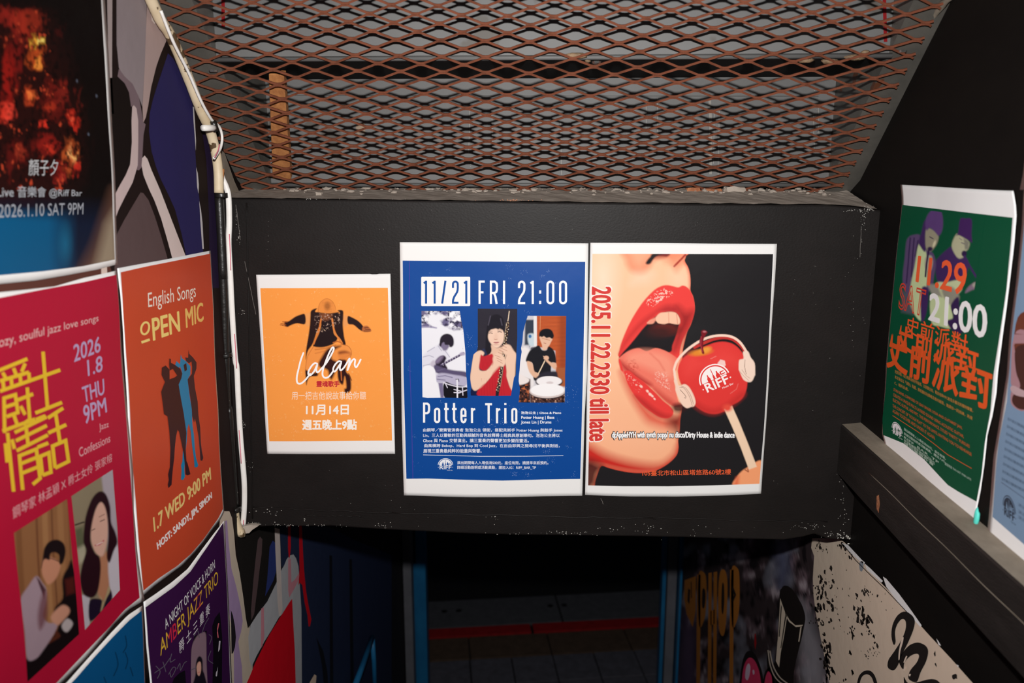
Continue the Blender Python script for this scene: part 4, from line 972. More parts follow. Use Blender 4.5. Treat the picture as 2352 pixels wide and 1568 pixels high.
def ph2(c):
    b = B; c.fill('#2c2833'); n2 = c.noise(4, 4, 12)
    c.poly(b([(860, 1300), (1010, 1300), (1010, 1900), (860, 1900)]), '#121c42', 5)
    c.poly([*C_([(1290, 60), (1400, 60), (1400, 360), (1290, 360)])], '#121c42', 4)
    c.poly(b([(1120, 1235), (1180, 1268), (1245, 1258), (1300, 1320), (1250, 1400), (1150, 1420), (1090, 1350)]), '#E9BEA4', 2)
    c.poly(b([(1075, 1090), (1120, 1045), (1200, 1035), (1252, 1060), (1264, 1130), (1250, 1205), (1205, 1258), (1160, 1262), (1105, 1205), (1080, 1150)]), '#F2CDB6', 1.5)
    c.poly(b([(1060, 1120), (1075, 1000), (1100, 930), (1150, 893), (1200, 893), (1245, 925), (1265, 1000), (1262, 1090), (1244, 1066), (1215, 1052), (1196, 1058), (1172, 1050), (1140, 1056), (1112, 1066), (1088, 1100), (1082, 1180), (1112, 1240), (1122, 1300), (1092, 1345), (1040, 1360), (1005, 1352), (1048, 1290), (1056, 1200)]), '#1c1822', 1.4)
    c.line(b([(1110, 910), (1085, 1010)]), 1.5, '#5a5464', 3); c.line(b([(1225, 940), (1240, 1010)]), 1.5, '#5a5464', 3); c.line(b([(1035, 1290), (1060, 1340)]), 4, '#2c3a66', 5, .7)
    c.line(b([(1092, 1102), (1112, 1098), (1132, 1104)]), 1.5, '#3a2428', 1); c.line(b([(1192, 1088), (1212, 1084), (1236, 1090)]), 1.5, '#3a2428', 1)
    c.line(b([(1090, 1082), (1130, 1080)]), 1, '#8a6a60', 1.5); c.line(b([(1190, 1068), (1235, 1066)]), 1, '#8a6a60', 1.5)
    c.poly(b([(1143, 1207), (1160, 1200), (1172, 1202), (1186, 1199), (1208, 1203), (1192, 1214), (1172, 1217), (1156, 1214)]), '#B85e66', 1.2); c.line(b([(1148, 1207), (1175, 1207), (1204, 1204)]), .8, '#7c3a40', .8); c.ell(*b(1172, 1232), 7, 1.4, '#DDB09C', 1); c.poly(b([(1165, 1110), (1180, 1108), (1190, 1150), (1186, 1172), (1150, 1172), (1148, 1160)]), '#E4B8A0', 4, .6); c.line(b([(1152, 1170), (1168, 1174), (1186, 1170)]), 1, '#b07868', 1)
    sk = '#F0C8AE'
    c.poly(b([(925, 1330), (960, 1308), (1005, 1298), (1040, 1330), (1000, 1400), (985, 1510), (1060, 1520), (1130, 1450), (1190, 1440), (1215, 1470), (1060, 1660), (970, 1735), (925, 1745), (895, 1700), (882, 1620), (888, 1540), (905, 1420)]), sk, 1.5)
    c.poly(b([(1325, 1300), (1396, 1328), (1392, 1450), (1384, 1600), (1350, 1760), (1335, 1750), (1310, 1660), (1285, 1580), (1285, 1480), (1275, 1400)]), sk, 1.5)
    c.poly(b([(1002, 1345), (1040, 1362), (1120, 1335), (1140, 1350), (1180, 1410), (1260, 1430), (1290, 1520), (1290, 1590), (1315, 1680), (1345, 1810), (975, 1810), (1005, 1690), (1060, 1660), (1130, 1560), (1125, 1460), (1060, 1520), (990, 1500), (990, 1420)]), '#C4232F', 1.6)
    for k in range(9): c.line(b([(1010+k*14, 1370), (1020+k*16, 1500)]), .8, '#a01a26', 1.2, .6); c.line(C_([(1010+k*30, 140), (1010+k*32, 330)]), .8, '#a01a26', 1.2, .6)
    c.poly(b([(1150, 1420), (1200, 1408), (1225, 1450), (1130, 1560), (1000, 1710), (950, 1700), (1060, 1580)]), sk, 3)
    c.line(b([(1322, 855), (1312, 930), (1300, 1000)]), 2.0, '#E9D0B4', 1); c.line(b([(1306, 985), (1288, 1110), (1270, 1220)]), 7.0, '#33211f', 1); c.line(b([(1262, 1300), (1245, 1440), (1228, 1580), (1205, 1690), (1190, 1760)]), 7.6, '#2a1e20', 1); c.line(C_([(1195, 240), (1185, 330)]), 7, '#20242e', 1)
    for k in range(64):
        t = k/63; x = 1308-t*118+14*math.sin(k*2.4); y = 985+t*765; c.ell(*b(x, y), 1.3, 1.1, ('#E6CDA8', '#8a6c58', '#F4E6CC', '#b08a68')[k % 4], .8)
    c.line(b([(1290, 985), (1262, 1200)]), .8, '#d9c0a0', .8); c.line(b([(1282, 1300), (1222, 1700)]), .8, '#cdb090', .8)
    c.ell(*b(1295, 1285), 12, 12, sk, .3); c.ell(*b(1340, 1340), 8, 14, sk, .4); c.ell(*b(1200, 1395), 13, 15, sk, .3); c.ell(*b(1240, 1420), 8, 12, sk, .3)
    for q in ([(1215, 1262), (1262, 1285), (1296, 1300)], [(1205, 1290), (1262, 1315)], [(1235, 1240), (1290, 1262)], [(1200, 1320), (1250, 1338)], [(1160, 1350), (1220, 1372)], [(1180, 1380), (1240, 1412)], [(1190, 1410), (1245, 1440)]): c.line(b(q), 1.1, '#c08a74', 1.2)
s.pic('printed_photo', [B([(967, 826), (1412, 828)]), B([(1412, 828), (1412, 1150), (1402, 1330), (1396, 1568)])+C_([(1375, 130), (1355, 250), (1340, 333)]), C_([(890, 333), (1100, 336), (1340, 333)]), B([(967, 826), (967, 1260), (955, 1310), (915, 1345), (895, 1480), (882, 1568)])+C_([(882, 140), (895, 250), (886, 290), (890, 333)])], (110, 205), ph2, 2)
def ph3(c):
    b = B; c.fill('#cdc9cf'); n1 = c.noise(8, 8, 14); n2 = c.noise(4, 4, 15)
    c.poly(b([(1500, 950), (1600, 950), (1600, 1235), (1495, 1235)]), '#333c4c', 2, 1, False); c.poly(b([(1530, 1120), (1600, 1110), (1625, 1180), (1610, 1240), (1545, 1235)]), '#c6d4dc', 2); c.ell(*b(1555, 1137), 3.5, 4, '#3a70a8', .6)
    c.poly(b([(1596, 905), (1634, 905), (1630, 1260), (1600, 1260)]), '#E9E6E6', 1.2, 1, False); c.mix('#5a5662', np.clip(c.sd(b([(1470, 1240), (1620, 1240), (1620, 1310), (1450, 1320)]))/3, 0, 1)*np.clip((n1-.4)*4, 0, 1))
    c.poly(b([(1440, 1290), (1560, 1300), (1590, 1568), (1590, 1700), (1420, 1700)]), '#ECE5E4', 3)
    c.poly(b([(1632, 905), (1970, 905), (1970, 1700), (1850, 1680), (1840, 1300), (1634, 1250)]), '#C95C2E', 1.2, 1, False)
    yk = (c.y-c.x*.03) % 3.1; m = np.clip(c.sd(b([(1632, 905), (1970, 905), (1970, 1700), (1850, 1680), (1840, 1300), (1634, 1250)])), 0, 1)
    c.mix('#8f3a1c', m*np.clip(1-np.abs(yk-1.5), 0, 1)*.8); c.mix('#7a2e18', m*np.clip((c.x-b(1850, 0)[0])/25, 0, .5)); c.line(b([(1672, 905), (1668, 1060)]), .9, '#e2a070', 1)
    c.poly(b([(1662, 1120), (1720, 1120), (1806, 1150), (1790, 1205), (1765, 1250), (1738, 1290), (1700, 1292), (1690, 1235), (1668, 1175)]), '#E6B89C', 1.2)
    c.poly(b([(1658, 1140), (1664, 1090), (1700, 1058), (1755, 1050), (1800, 1072), (1820, 1115), (1822, 1142), (1805, 1165), (1775, 1150), (1740, 1155), (1712, 1136), (1690, 1145), (1672, 1138)]), '#131118', 1.2)
    c.line(b([(1692, 1160), (1740, 1172), (1778, 1182)]), 1, '#b0724c', .9); c.line(b([(1710, 1212), (1735, 1218)]), 1.1, '#a85a50', 1)
    c.poly(b([(1508, 1402), (1545, 1310), (1600, 1265), (1655, 1240), (1690, 1290), (1740, 1292), (1765, 1252), (1815, 1285), (1842, 1350), (1850, 1425), (1842, 1440), (1800, 1440), (1790, 1560), (1800, 1640), (1620, 1640), (1590, 1568), (1580, 1440), (1530, 1430)]), '#15141c', 1.4)
    sk = '#E2B294'
    c.poly(b([(1520, 1420), (1580, 1440), (1605, 1530), (1660, 1565), (1640, 1598), (1600, 1595), (1545, 1530)]), sk, 1.4); c.poly(b([(1745, 1395), (1790, 1430), (1848, 1440), (1852, 1505), (1822, 1502), (1760, 1440), (1735, 1415)]), sk, 1.4); c.ell(*b(1738, 1380), 6, 5, sk, .4); c.line(b([(1705, 1360), (1740, 1378)]), 1.5, sk, 1)
    c.poly([*C_([(1640, 110), (1720, 70), (1850, 60), (1900, 110), (1890, 200), (1640, 200)])], '#2a2733', 2.5); c.line(b([(1640, 1575), (1722, 1412)]), 2.4, '#EFD3B2', 1); c.ell(*C_(1615, 95), 7, 5, sk, .5)
    c.poly([*C_([(1850, 20), (1950, 20), (1950, 240), (1890, 220)])], '#a85a34', 2)
    c.poly([*C_([(1425, 100), (1560, 150), (1560, 420), (1425, 420)])], '#4a2c28', 2); c.mix('#c86a3c', np.clip(c.sd(C_([(1425, 200), (1560, 200), (1560, 420), (1425, 420)])), 0, 1)*np.clip((n2-.55)*6, 0, 1)); c.mix('#181012', np.clip(c.sd(C_([(1425, 200), (1560, 200), (1560, 420), (1425, 420)])), 0, 1)*np.clip((.42-n2)*7, 0, 1))
    c.poly([*C_([(1430, 95), (1480, 110), (1545, 150), (1520, 190), (1430, 205)])], '#EFE4E0', 1.4)
    c.poly([*C_([(1555, 280), (1948, 280), (1948, 420), (1560, 420)])], '#5a3a34', 1.5); c.mix('#2a1614', np.clip(c.sd(C_([(1555, 300), (1948, 300), (1948, 420), (1560, 420)])), 0, 1)*np.clip((n2-.5)*6, 0, 1)); c.mix('#d9a88c', np.clip(c.sd(C_([(1555, 330), (1948, 330), (1948, 420), (1560, 420)])), 0, 1)*np.clip((.36-n2)*9, 0, 1))
    c.ell(*C_(1772, 178), 31, 13, '#3a2a2a', .12); c.ell(*C_(1770, 170), 29, 11.5, '#F4EEEE', .12); c.ell(*C_(1778, 188), 8, 3, '#d9cccc', .4); c.ell(*C_(1750, 290), 41, 17, '#2e2022', .1); c.ell(*C_(1750, 283), 41, 16, '#d8c8c4', .1); c.ell(*C_(1750, 270), 39, 14.5, '#F8F4F4', .1)
s.pic('printed_photo', [B([(1530, 905), (1962, 908)]), B([(1962, 908), (1955, 1400), (1950, 1568)])+C_([(1950, 200), (1946, 410)]), C_([(1427, 408), (1700, 412), (1946, 410)]), B([(1530, 905), (1500, 1000), (1478, 1090), (1470, 1200), (1455, 1270), (1462, 1310), (1445, 1420), (1438, 1520)])+C_([(1430, 110), (1428, 170), (1442, 250), (1436, 330), (1427, 408)])], (106, 205), ph3, 2)
pt = [[(363, 412), (363, 638)], [(363, 424), (398, 424), (414, 436), (419, 455), (419, 500), (412, 522), (396, 532), (363, 532)], zero(486, 533, 482, 632),
      [(610, 418), (610, 600), (618, 626), (638, 631)], [(588, 484), (640, 484)], [(700, 418), (700, 600), (708, 628), (729, 633)], [(677, 484), (729, 484)],
      [(783, 562), (828, 562), (828, 510), (820, 492), (804, 483), (789, 492), (783, 512), (783, 600), (790, 625), (806, 634), (822, 626), (829, 608), (829, 592)],
      [(902, 472), (902, 642)], [(902, 515), (912, 492), (938, 484)], [(1050, 430), (1128, 430)], [(1090, 430), (1090, 644)], [(1184, 472), (1184, 645)], [(1184, 515), (1194, 492), (1220, 484)],
      [(1278, 472), (1278, 645)], [(1278, 416), (1278, 438)], zero(1356, 1401, 482, 636)]
s.strokes('title_lettering', [C_(q) for q in pt], 4.9, '#FBFAFA', 3, cap=False)
def TL(t, x0, y0, x1, y1, bold=.01, h='#EDEFF6', nm='small_lettering'):
    s.text(nm, t, box_q(C_, x0, y0, x1, y1), h, bold, 3)
TL('泡泡公主 | Oboe & Piano', 1455, 510, 1905, 545, .03); TL('Potter Huang | Bass', 1457, 563, 1828, 602, .03); TL('Jones Lin | Drums', 1455, 615, 1795, 656, .03)
TL('由鋼琴／雙簧管演奏者 泡泡公主 領銜，搭配貝斯手 Potter Huang 與鼓手 Jones', 352, 702, 1920, 747)
TL('Lin，三人以靈敏的互動與細膩的音色詮釋爵士經典與原創樂句。泡泡公主將以', 352, 760, 1890, 803)
TL('Oboe 與 Piano 交替演出，讓三重奏的聲響更加多變而靈活。', 352, 818, 1542, 862)
TL('曲風橫跨 Bebop、Hard Bop 到 Cool Jazz，在自由即興之間尋找平衡與對話，', 365, 877, 1888, 922)
TL('展現三重奏最純粹的能量與聲響。', 355, 934, 1010, 978)
s.strokes('printed_rule', [C_([(353, 1000), (700, 1010), (1000, 1017), (1500, 1014), (1930, 1008)])], 1.2, '#F0F2F8', 3, cap=False)
TL('演出期間每人入場低消500元，座位有限，請提早來訊預約。', 735, 1070, 1762, 1108)
TL('詳細活動說明或活動異動，請加入IG：RIFF_BAR_TP', 735, 1122, 1622, 1162)
logo(s, box_q(C_, 518, 1038, 690, 1165), '#EEF0F6', '#0f4997', 3)
rs = random.Random(18); L = []
for cx, cy, n, w_ in ((1330, 350, 12, 40), (1500, 410, 14, 30), (1760, 400, 10, 18), (1690, 460, 12, 22), (1850, 540, 8, 14), (630, 380, 10, 16), (430, 440, 8, 24), (1330, 490, 8, 14), (1545, 880, 14, 26), (1270, 780, 12, 36), (840, 1250, 10, 30), (810, 1100, 10, 24), (885, 1150, 8, 20), (850, 1450, 10, 20), (930, 1250, 8, 26), (570, 1880, 16, 26),
                      (1120, 2150, 40, 70), (1250, 2100, 16, 30), (1380, 2120, 20, 60), (1870, 2080, 12, 20), (1950, 1850, 24, 40), (1740, 2430, 30, 26), (1380, 2680, 30, 26), (1530, 2700, 26, 24), (1720, 2560, 12, 50), (1980, 2380, 8, 20), (1780, 2530, 14, 30), (250, 2260, 12, 18), (300, 2600, 8, 60), (2060, 2700, 10, 30), (200, 1500, 6, 20), (2030, 1750, 20, 60), (1330, 2560, 10, 60), (1380, 1960, 16, 60), (700, 2120, 12, 40), (900, 2760, 4, 20), (1860, 1880, 30, 120)):
    for _ in range(n):
        x = cx+rs.gauss(0, 1)*w_; y = cy+rs.gauss(0, 1)*w_*.7; r = rs.choice([1.3, 1.8, 2.4, 3.2])
        if 180 < x < 2110 and 310 < y < 2720: L.append(B([(x-r, y), (x, y-r*rs.uniform(.5, 1.4)), (x+r, y+.3), (x+.4, y+r)]))
o = s.polys('dust_specks', L, '#9db4dc', 2); o['kind'] = 'stuff'

# ---- lips and apple poster
s = Sheet('poster', 'B', [Dd([(128, 85), (900, 88), (1500, 94), (2227, 97)]), Dd([(2227, 97), (2200, 560), (2165, 1050), (2148, 1400)])+E_([(2140, 100), (2100, 700), (2048, 1437)]), E_([(68, 1450), (300, 1462), (600, 1470), (1100, 1470), (1600, 1456), (2048, 1437)]), Dd([(128, 85), (110, 900), (98, 1400)])+E_([(88, 300), (80, 900), (68, 1450)])],
          'black and red sheet showing open red lips and an apple lollipop, right of the bulkhead', E=EB, n=(50, 70))
prof = [(1210, 150), (1205, 230), (1190, 290), (1228, 360), (1250, 450), (1255, 540), (1254, 620), (1285, 690), (1303, 790), (1298, 880), (1262, 1000), (1222, 1080), (1198, 1160), (1168, 1290), (1162, 1380), (1145, 1480), (1190, 1600), (1200, 1760), (1170, 1900), (1142, 2060), (1134, 2180), (1116, 2310), (1120, 2390), (1100, 2470), (1040, 2540), (960, 2600), (860, 2650), (760, 2672), (660, 2676), (540, 2664), (420, 2640), (320, 2612), (250, 2595), (210, 2680), (180, 2780), (160, 2900), (40, 2900), (40, 150)]
def lips(c):
    d = Dd; c.fill('#222022')
    mask = np.clip(c.sd(sm(d(prof), 4))*.7+.5, 0, 1)
    keep = c.c.copy(); c.fill('#FFC8A0')
    n1 = c.noise(40, 40, 3); n2 = c.noise(2.2, 2.2, 4); n3 = c.noise(5, 3, 7)
    # darker skin lower down and near the profile
    yy = (c.y-583)/530
    c.mix('#FFB085', np.clip((yy-.35)*1.6, 0, 1)); c.mix('#FFDCC0', np.clip(1-np.hypot((c.x-1385)/50, (c.y-640)/130), 0, 1))
    pd = c.sd(d(prof)); c.mix('#F05a40', np.clip(1-pd/8, 0, 1)*.85)
    c.poly(d([(523, 150), (1215, 150), (1205, 230), (1180, 300), (1130, 370), (1095, 420), (1060, 345), (990, 275), (900, 262), (830, 300), (790, 370), (730, 418), (655, 430), (590, 405), (545, 340), (528, 280)]), '#F8805A', 9, .85)
    c.poly(d([(580, 150), (900, 150), (820, 240), (740, 330), (680, 370), (610, 330), (575, 270)]), '#FFB08A', 16, .9); c.poly(d([(960, 300), (1100, 250), (1180, 240), (1130, 340), (1090, 390), (1030, 330)]), '#FFA680', 10, .7)
    c.poly(d([(750, 316), (772, 275), (800, 245), (838, 205), (1015, 205), (990, 240), (930, 236), (870, 246), (832, 280), (806, 318), (775, 330)]), '#1f191b', 2.2); c.poly(d([(930, 215), (1015, 205), (985, 245), (920, 262), (860, 262)]), '#a02c26', 5, .7)
    c.line(d([(1072, 350), (1110, 310), (1150, 270), (1195, 222)]), 4.4, '#a82e26', 3)
    c.poly(d([(640, 440), (820, 440), (760, 520), (600, 540)]), '#FFDCC2', 18, .6); c.poly(d([(1020, 420), (1180, 400), (1215, 500), (1200, 580), (1060, 560)]), '#FFD2B0', 14, .7)
    # under-lip shadow, chin
    c.poly(E_([(470, 60), (560, 190), (640, 330), (740, 450), (860, 540), (980, 590), (1140, 580), (1140, 690), (1000, 715), (880, 690), (760, 640), (680, 520), (570, 330), (490, 150)]), '#E04232', 12, .9)
    c.poly(E_([(1020, 590), (1150, 570), (1140, 720), (1110, 800), (1060, 740), (1000, 650)]), '#7c2a22', 12, .9)
    c.poly(E_([(300, 560), (600, 650), (900, 760), (1000, 820), (980, 940), (800, 1010), (500, 980), (300, 860)]), '#FFBC94', 40, .8)
    c.poly(E_([(60, 860), (300, 985), (600, 1080), (900, 1110), (1060, 1010), (1118, 900), (1115, 990), (960, 1150), (760, 1215), (540, 1205), (240, 1140), (60, 1090)]), '#CE2e26', 14, 1)
    c.poly(E_([(60, 1060), (250, 1120), (215, 1230), (180, 1345), (60, 1400)]), '#4c1a1c', 12, .95)
    # upper lip
    out = [(448, 1370), (455, 1290), (478, 1200), (535, 1060), (590, 950), (650, 850), (720, 750), (800, 660), (870, 600), (940, 568), (1000, 562), (1060, 574), (1118, 586), (1165, 566), (1215, 584), (1262, 640), (1295, 730), (1304, 830), (1288, 930), (1245, 1030), (1205, 1110), (1165, 1190), (1140, 1280), (1120, 1400), (1050, 1440), (900, 1400), (600, 1400)]
    c.poly(d(out), '#F0443F', 1.4)
    c.poly(d([(1100, 800), (1200, 860), (1290, 860), (1250, 1010), (1190, 1120), (1120, 1260), (1060, 1300), (1080, 1100), (1130, 960)]), '#8c1c20', 12, .8); c.poly(d([(880, 850), (980, 790), (1080, 800), (1110, 850), (1040, 880), (950, 870)]), '#a3242a', 7, .7)
    c.poly(d([(450, 1330), (560, 1180), (700, 1030), (860, 900), (840, 860), (660, 1000), (520, 1180)]), '#B8282a', 6, .6)
    hl = np.clip(c.sd(d([(740, 740), (860, 630), (960, 590), (1080, 620), (1060, 680), (940, 740), (820, 820), (760, 800)]))/5, 0, 1)
    c.mix('#FFC8B8', hl*np.clip((n3*n2-.27)*14, 0, 1)); c.line(d([(868, 750), (930, 725)]), 2.2, '#FFE0D4', 1.5); c.line(d([(850, 712), (900, 700), (925, 690)]), 1.6, '#FFD8CC', 1.5)
    # mouth
    c.poly(d([(448, 1380), (500, 1310), (560, 1245), (640, 1150), (720, 1050), (800, 970), (880, 905), (960, 868), (1040, 862), (1100, 880), (1138, 950), (1118, 1030), (1088, 1140), (1050, 1240), (1032, 1312), (900, 1330), (640, 1330), (520, 1340)]), '#1f1a1d', 1.4)
    c.ell(*d(970, 1060), 32, 14, '#6a241e', .7, 0, .8); c.ell(*d(900, 1100), 30, 12, '#3a1c1c', .9, 0, .8)
    c.poly(d([(768, 990), (800, 958), (850, 935), (905, 880), (960, 868), (1040, 862), (1098, 880), (1136, 945), (1128, 1000), (1060, 998), (1012, 988), (960, 1000), (892, 990), (858, 958), (830, 992)]), '#FFC6A6', 1.3)
    c.line(d([(1008, 870), (1012, 988)]), 1.1, '#d98a72', 1.6); c.line(d([(858, 930), (858, 958)]), 1.2, '#c06a58', 1.4); c.line(d([(1098, 890), (1110, 995)]), 1.4, '#d98a72', 2); c.poly(d([(768, 995), (800, 958), (850, 935), (858, 958), (830, 992)]), '#F49a80', 2.5)
    # tongue
    tg = d([(450, 1392), (510, 1330), (600, 1284), (680, 1272), (760, 1304), (860, 1270), (960, 1296), (1050, 1345), (1110, 1400), (1100, 1500), (1062, 1568)])+E_([(1062, 110), (1085, 250), (1120, 400), (1170, 440), (1150, 466), (1060, 455), (980, 405), (860, 290), (760, 205), (640, 125), (560, 55)])+d([(500, 1560), (465, 1470)])
    c.poly(tg, '#F47a66', 1.2); c.poly(d([(560, 1340), (700, 1300), (860, 1310), (1000, 1360), (1060, 1450), (1040, 1600), (900, 1560), (700, 1470), (560, 1430)]), '#FB9c82', 10, .85)
    c.poly(E_([(460, -60), (560, 20), (680, 110), (820, 210), (760, 215), (620, 130), (500, 30)]), '#B4282a', 6, .95); c.poly(E_([(840, 240), (960, 330), (1060, 400), (1130, 450), (1040, 450), (900, 340)]), '#C83a32', 7, .8)
    c.mix('#FFD0C0', np.clip(c.sd(E_([(820, 40), (1000, 60), (1050, 300), (950, 280), (840, 160)]))/8, 0, 1)*np.clip((n2-.5)*4, 0, 1)*.8); c.mix('#C8463a', np.clip(c.sd(d([(500, 1400), (640, 1380), (700, 1520), (560, 1600)]))/8, 0, 1)*np.clip((n3-.45)*4, 0, 1)*.7)
    c.line(d([(800, 1330), (900, 1420), (960, 1520)]), 2.5, '#E4705c', 6, .7)
    # lower lip
    ll = d([(447, 1385), (452, 1450), (480, 1530)])+E_([(560, 52), (640, 118), (740, 190), (850, 292), (950, 395), (1020, 450), (1062, 505), (1050, 560), (995, 592), (905, 578), (810, 520), (710, 440), (620, 330), (545, 200), (500, 60), (470, -50)])
    c.poly(ll, '#EC403C', 1.5); c.poly(E_([(620, 330), (710, 440), (810, 520), (905, 578), (995, 592), (1050, 560), (960, 540), (840, 470), (720, 370)]), '#B02828', 6, .7)
    c.mix('#FFC0B0', np.clip(c.sd(E_([(500, 60), (560, 70), (700, 200), (700, 330), (620, 260), (540, 160)]))/4, 0, 1)*np.clip((n2*n3-.3)*12, 0, 1)*.8)
    for q, r_ in (((770, 285), 2.6), ((800, 320), 3), ((825, 340), 2.4), ((700, 232), 2.6), ((850, 372), 2)): c.ell(*E_(*q), r_*1.4, r_, '#FFD4C4', .8, 45)
    # clip to the profile
    cc = c.c.copy(); c.c = keep*(1-mask[:, None])+cc*mask[:, None]
    # tongue tip and dark gap in front of the profile
    c.poly(E_([(1060, 440), (1180, 420), (1220, 470), (1150, 520), (1070, 510)]), '#3a1a1c', 5, .9)
    # headphones and apple
    ap = d([(1392, 1262), (1450, 1236), (1540, 1205), (1640, 1198), (1740, 1228), (1820, 1300), (1872, 1390), (1893, 1500), (1900, 1600)])+E_([(1898, 130), (1885, 250), (1850, 345), (1795, 400), (1720, 442), (1645, 502), (1565, 535), (1500, 540), (1420, 522), (1340, 475), (1285, 420), (1210, 290), (1140, 190), (1112, 80)])+d([(1112, 1500), (1140, 1420), (1200, 1358), (1270, 1330), (1340, 1322)])
    c.line(d([(1390, 1262), (1500, 1205), (1640, 1180), (1750, 1205), (1860, 1340)]), 4, '#1c1819', 1.6)
    c.poly(ap, '#E63C38', 1.5); c.poly(d([(1180, 1400), (1300, 1340), (1400, 1400), (1500, 1330), (1640, 1290), (1760, 1340), (1820, 1450), (1700, 1480), (1400, 1500), (1200, 1600)]), '#F04a44', 16, .7)
    c.poly(E_([(1180, 200), (1300, 380), (1480, 480), (1640, 440), (1820, 300), (1860, 330), (1720, 450), (1520, 545), (1330, 480), (1180, 300)]), '#B82A28', 8, .6)
    c.ell(*d(1370, 1318), 24, 7, '#E88a30', .8, -8); c.ell(*d(1420, 1290), 13, 6, '#F0A040', .9, -20); c.line(d([(1860, 1480), (1840, 1600)]), 1, '#f08078', 1.5); c.line(E_([(1700, 310), (1770, 260), (1790, 200)]), 1, '#f08078', 1.5)
    c.mix('#FBD0C8', np.clip(c.sd(d([(1555, 1440), (1590, 1395), (1640, 1410), (1650, 1460), (1620, 1500), (1580, 1470)]))/2+.4, 0, 1)); c.line(d([(1480, 1390), (1540, 1360)]), .9, '#f49a90', 1.2)
    c.line(d([(1300, 1262), (1400, 1215), (1520, 1168), (1640, 1152), (1740, 1178), (1830, 1255), (1872, 1330)]), 6.5, '#C43430', 1.5)
    c.line(E_([(1088, 160), (1072, 60)])+d([(1072, 1500), (1100, 1420), (1160, 1342), (1250, 1262), (1380, 1180), (1510, 1136), (1640, 1128), (1740, 1152), (1820, 1215), (1888, 1320)]), 5.6, '#FDDAC6', 1.3)
    c.poly(d([(1375, 1082), (1408, 1066), (1444, 1090), (1424, 1122), (1400, 1180), (1396, 1270), (1410, 1325), (1385, 1330), (1364, 1250), (1354, 1185), (1378, 1130)]), '#7c1622', 1.2); c.line(d([(1375, 1140), (1370, 1240), (1385, 1310)]), 1.3, '#c84a58', 1.2); c.ell(*d(1412, 1085), 4, 2, '#c07078', .8)
    c.poly(d([(1845, 1312), (1900, 1306), (1930, 1372), (1975, 1440), (1981, 1560)])+E_([(1975, 110), (1945, 170), (1900, 180), (1845, 148), (1805, 60)])+d([(1796, 1500), (1802, 1405), (1850, 1385)]), '#FBDDCA', 1.3)
    c.line(d([(1868, 1400), (1862, 1480), (1880, 1560)]), 1.1, '#9a7a6c', 1); c.line(E_([(1805, 60), (1850, 110), (1910, 165)]), 1, '#d0a896', 1.2); c.line(E_([(1830, 40), (1880, 110), (1925, 140)]), .9, '#c49a88', 1)
    c.poly(E_([(1068, 165), (1100, 150), (1118, 215), (1145, 220), (1190, 205), (1240, 240), (1290, 330), (1312, 410), (1292, 455), (1262, 462), (1210, 475), (1155, 430), (1110, 340), (1085, 270), (1088, 230)]), '#FBD6C0', 1.3)
    for q in ([(1130, 245), (1180, 250), (1240, 340), (1275, 450)], [(1150, 230), (1200, 250), (1255, 330), (1288, 430)]): c.line(E_(q), 1.0, '#a88474', 1)
    c.line(E_([(1140, 270), (1200, 340), (1198, 362), (1188, 358)]), 1, '#5a4038', .8)
    # stick, hand
    c.poly(E_([(1740, 1345), (1775, 1250), (1830, 1185), (1890, 1145), (1960, 1100), (2060, 1080), (2060, 1360)]), '#FFA674', 2); c.poly(E_([(1735, 1345), (1770, 1255), (1800, 1240), (1790, 1345)]), '#E85a38', 5, .8); c.line(E_([(1870, 1170), (1905, 1190), (1900, 1160)]), 2, '#7c2c20', 3)
    c.poly(E_([(1632, 485), (1720, 448), (1802, 630), (1900, 870), (2002, 1135), (1912, 1166), (1820, 920), (1720, 680)]), '#FBD8B8', 1.3, 1, False); c.ell(*E_(1668, 470), 10, 8, '#EC5040', 1)
s.pic('printed_picture', [Dd([(150, 210), (1200, 212), (2182, 213)]), Dd([(2182, 213), (2150, 900), (2118, 1568)])+E_([(2080, 700), (2030, 1325)]), E_([(102, 1343), (500, 1354), (1000, 1355), (1500, 1342), (2030, 1325)]), Dd([(150, 210), (134, 1000), (125, 1568)])+E_([(112, 700), (102, 1343)])], (300, 384), lips, 1)
q = [Dd(357, 584), E_(328, 836), E_(118, 838), Dd(148, 582)]
qo = [Dd(363, 574), E_(334, 842), E_(112, 844), Dd(141, 572)]
s.text('date_outline', '2025.11.22.2330 till late', qo, '#FFEDE4', .05, 3)
s.text('date_lettering', '2025.11.22.2330 till late', q, '#D63C36', .03, 4)
s.text('line_shadow', 'dj:AppleHYH with synth popp/ nu disco/Dirty House & indie dance', box_q(E_, 368, 738, 1752, 829), '#2c2426', .07, 3)
s.text('line_lettering', 'dj:AppleHYH with synth popp/ nu disco/Dirty House & indie dance', box_q(E_, 372, 742, 1748, 825), '#FBFAFA', .03, 4)
s.text('address_lettering', '105臺北市松山區塔悠路60號2樓', [E_(713, 1178), E_(1708, 1158), E_(1708, 1220), E_(713, 1238)], '#EE6238', .012, 3)
lq = [E_(1292, 65), E_(1617, -85), E_(1735, 173), E_(1410, 323)]
logo(s, lq, '#FFF4F0', '#E63C38', 3)
# ================================================================== POSTERS ON THE SIDE WALLS
Jf = F(0, 600, 3.136); Kf = F(0, 1050, 3.027); Lf = F(260, 560, 3.563); Mf = F(280, 960, 3.563); Nf = F(160, 1180, 3.178)
Gf = F(2000, 400, 3.409); Hf = F(1980, 820, 3.137)
EL = 1.0
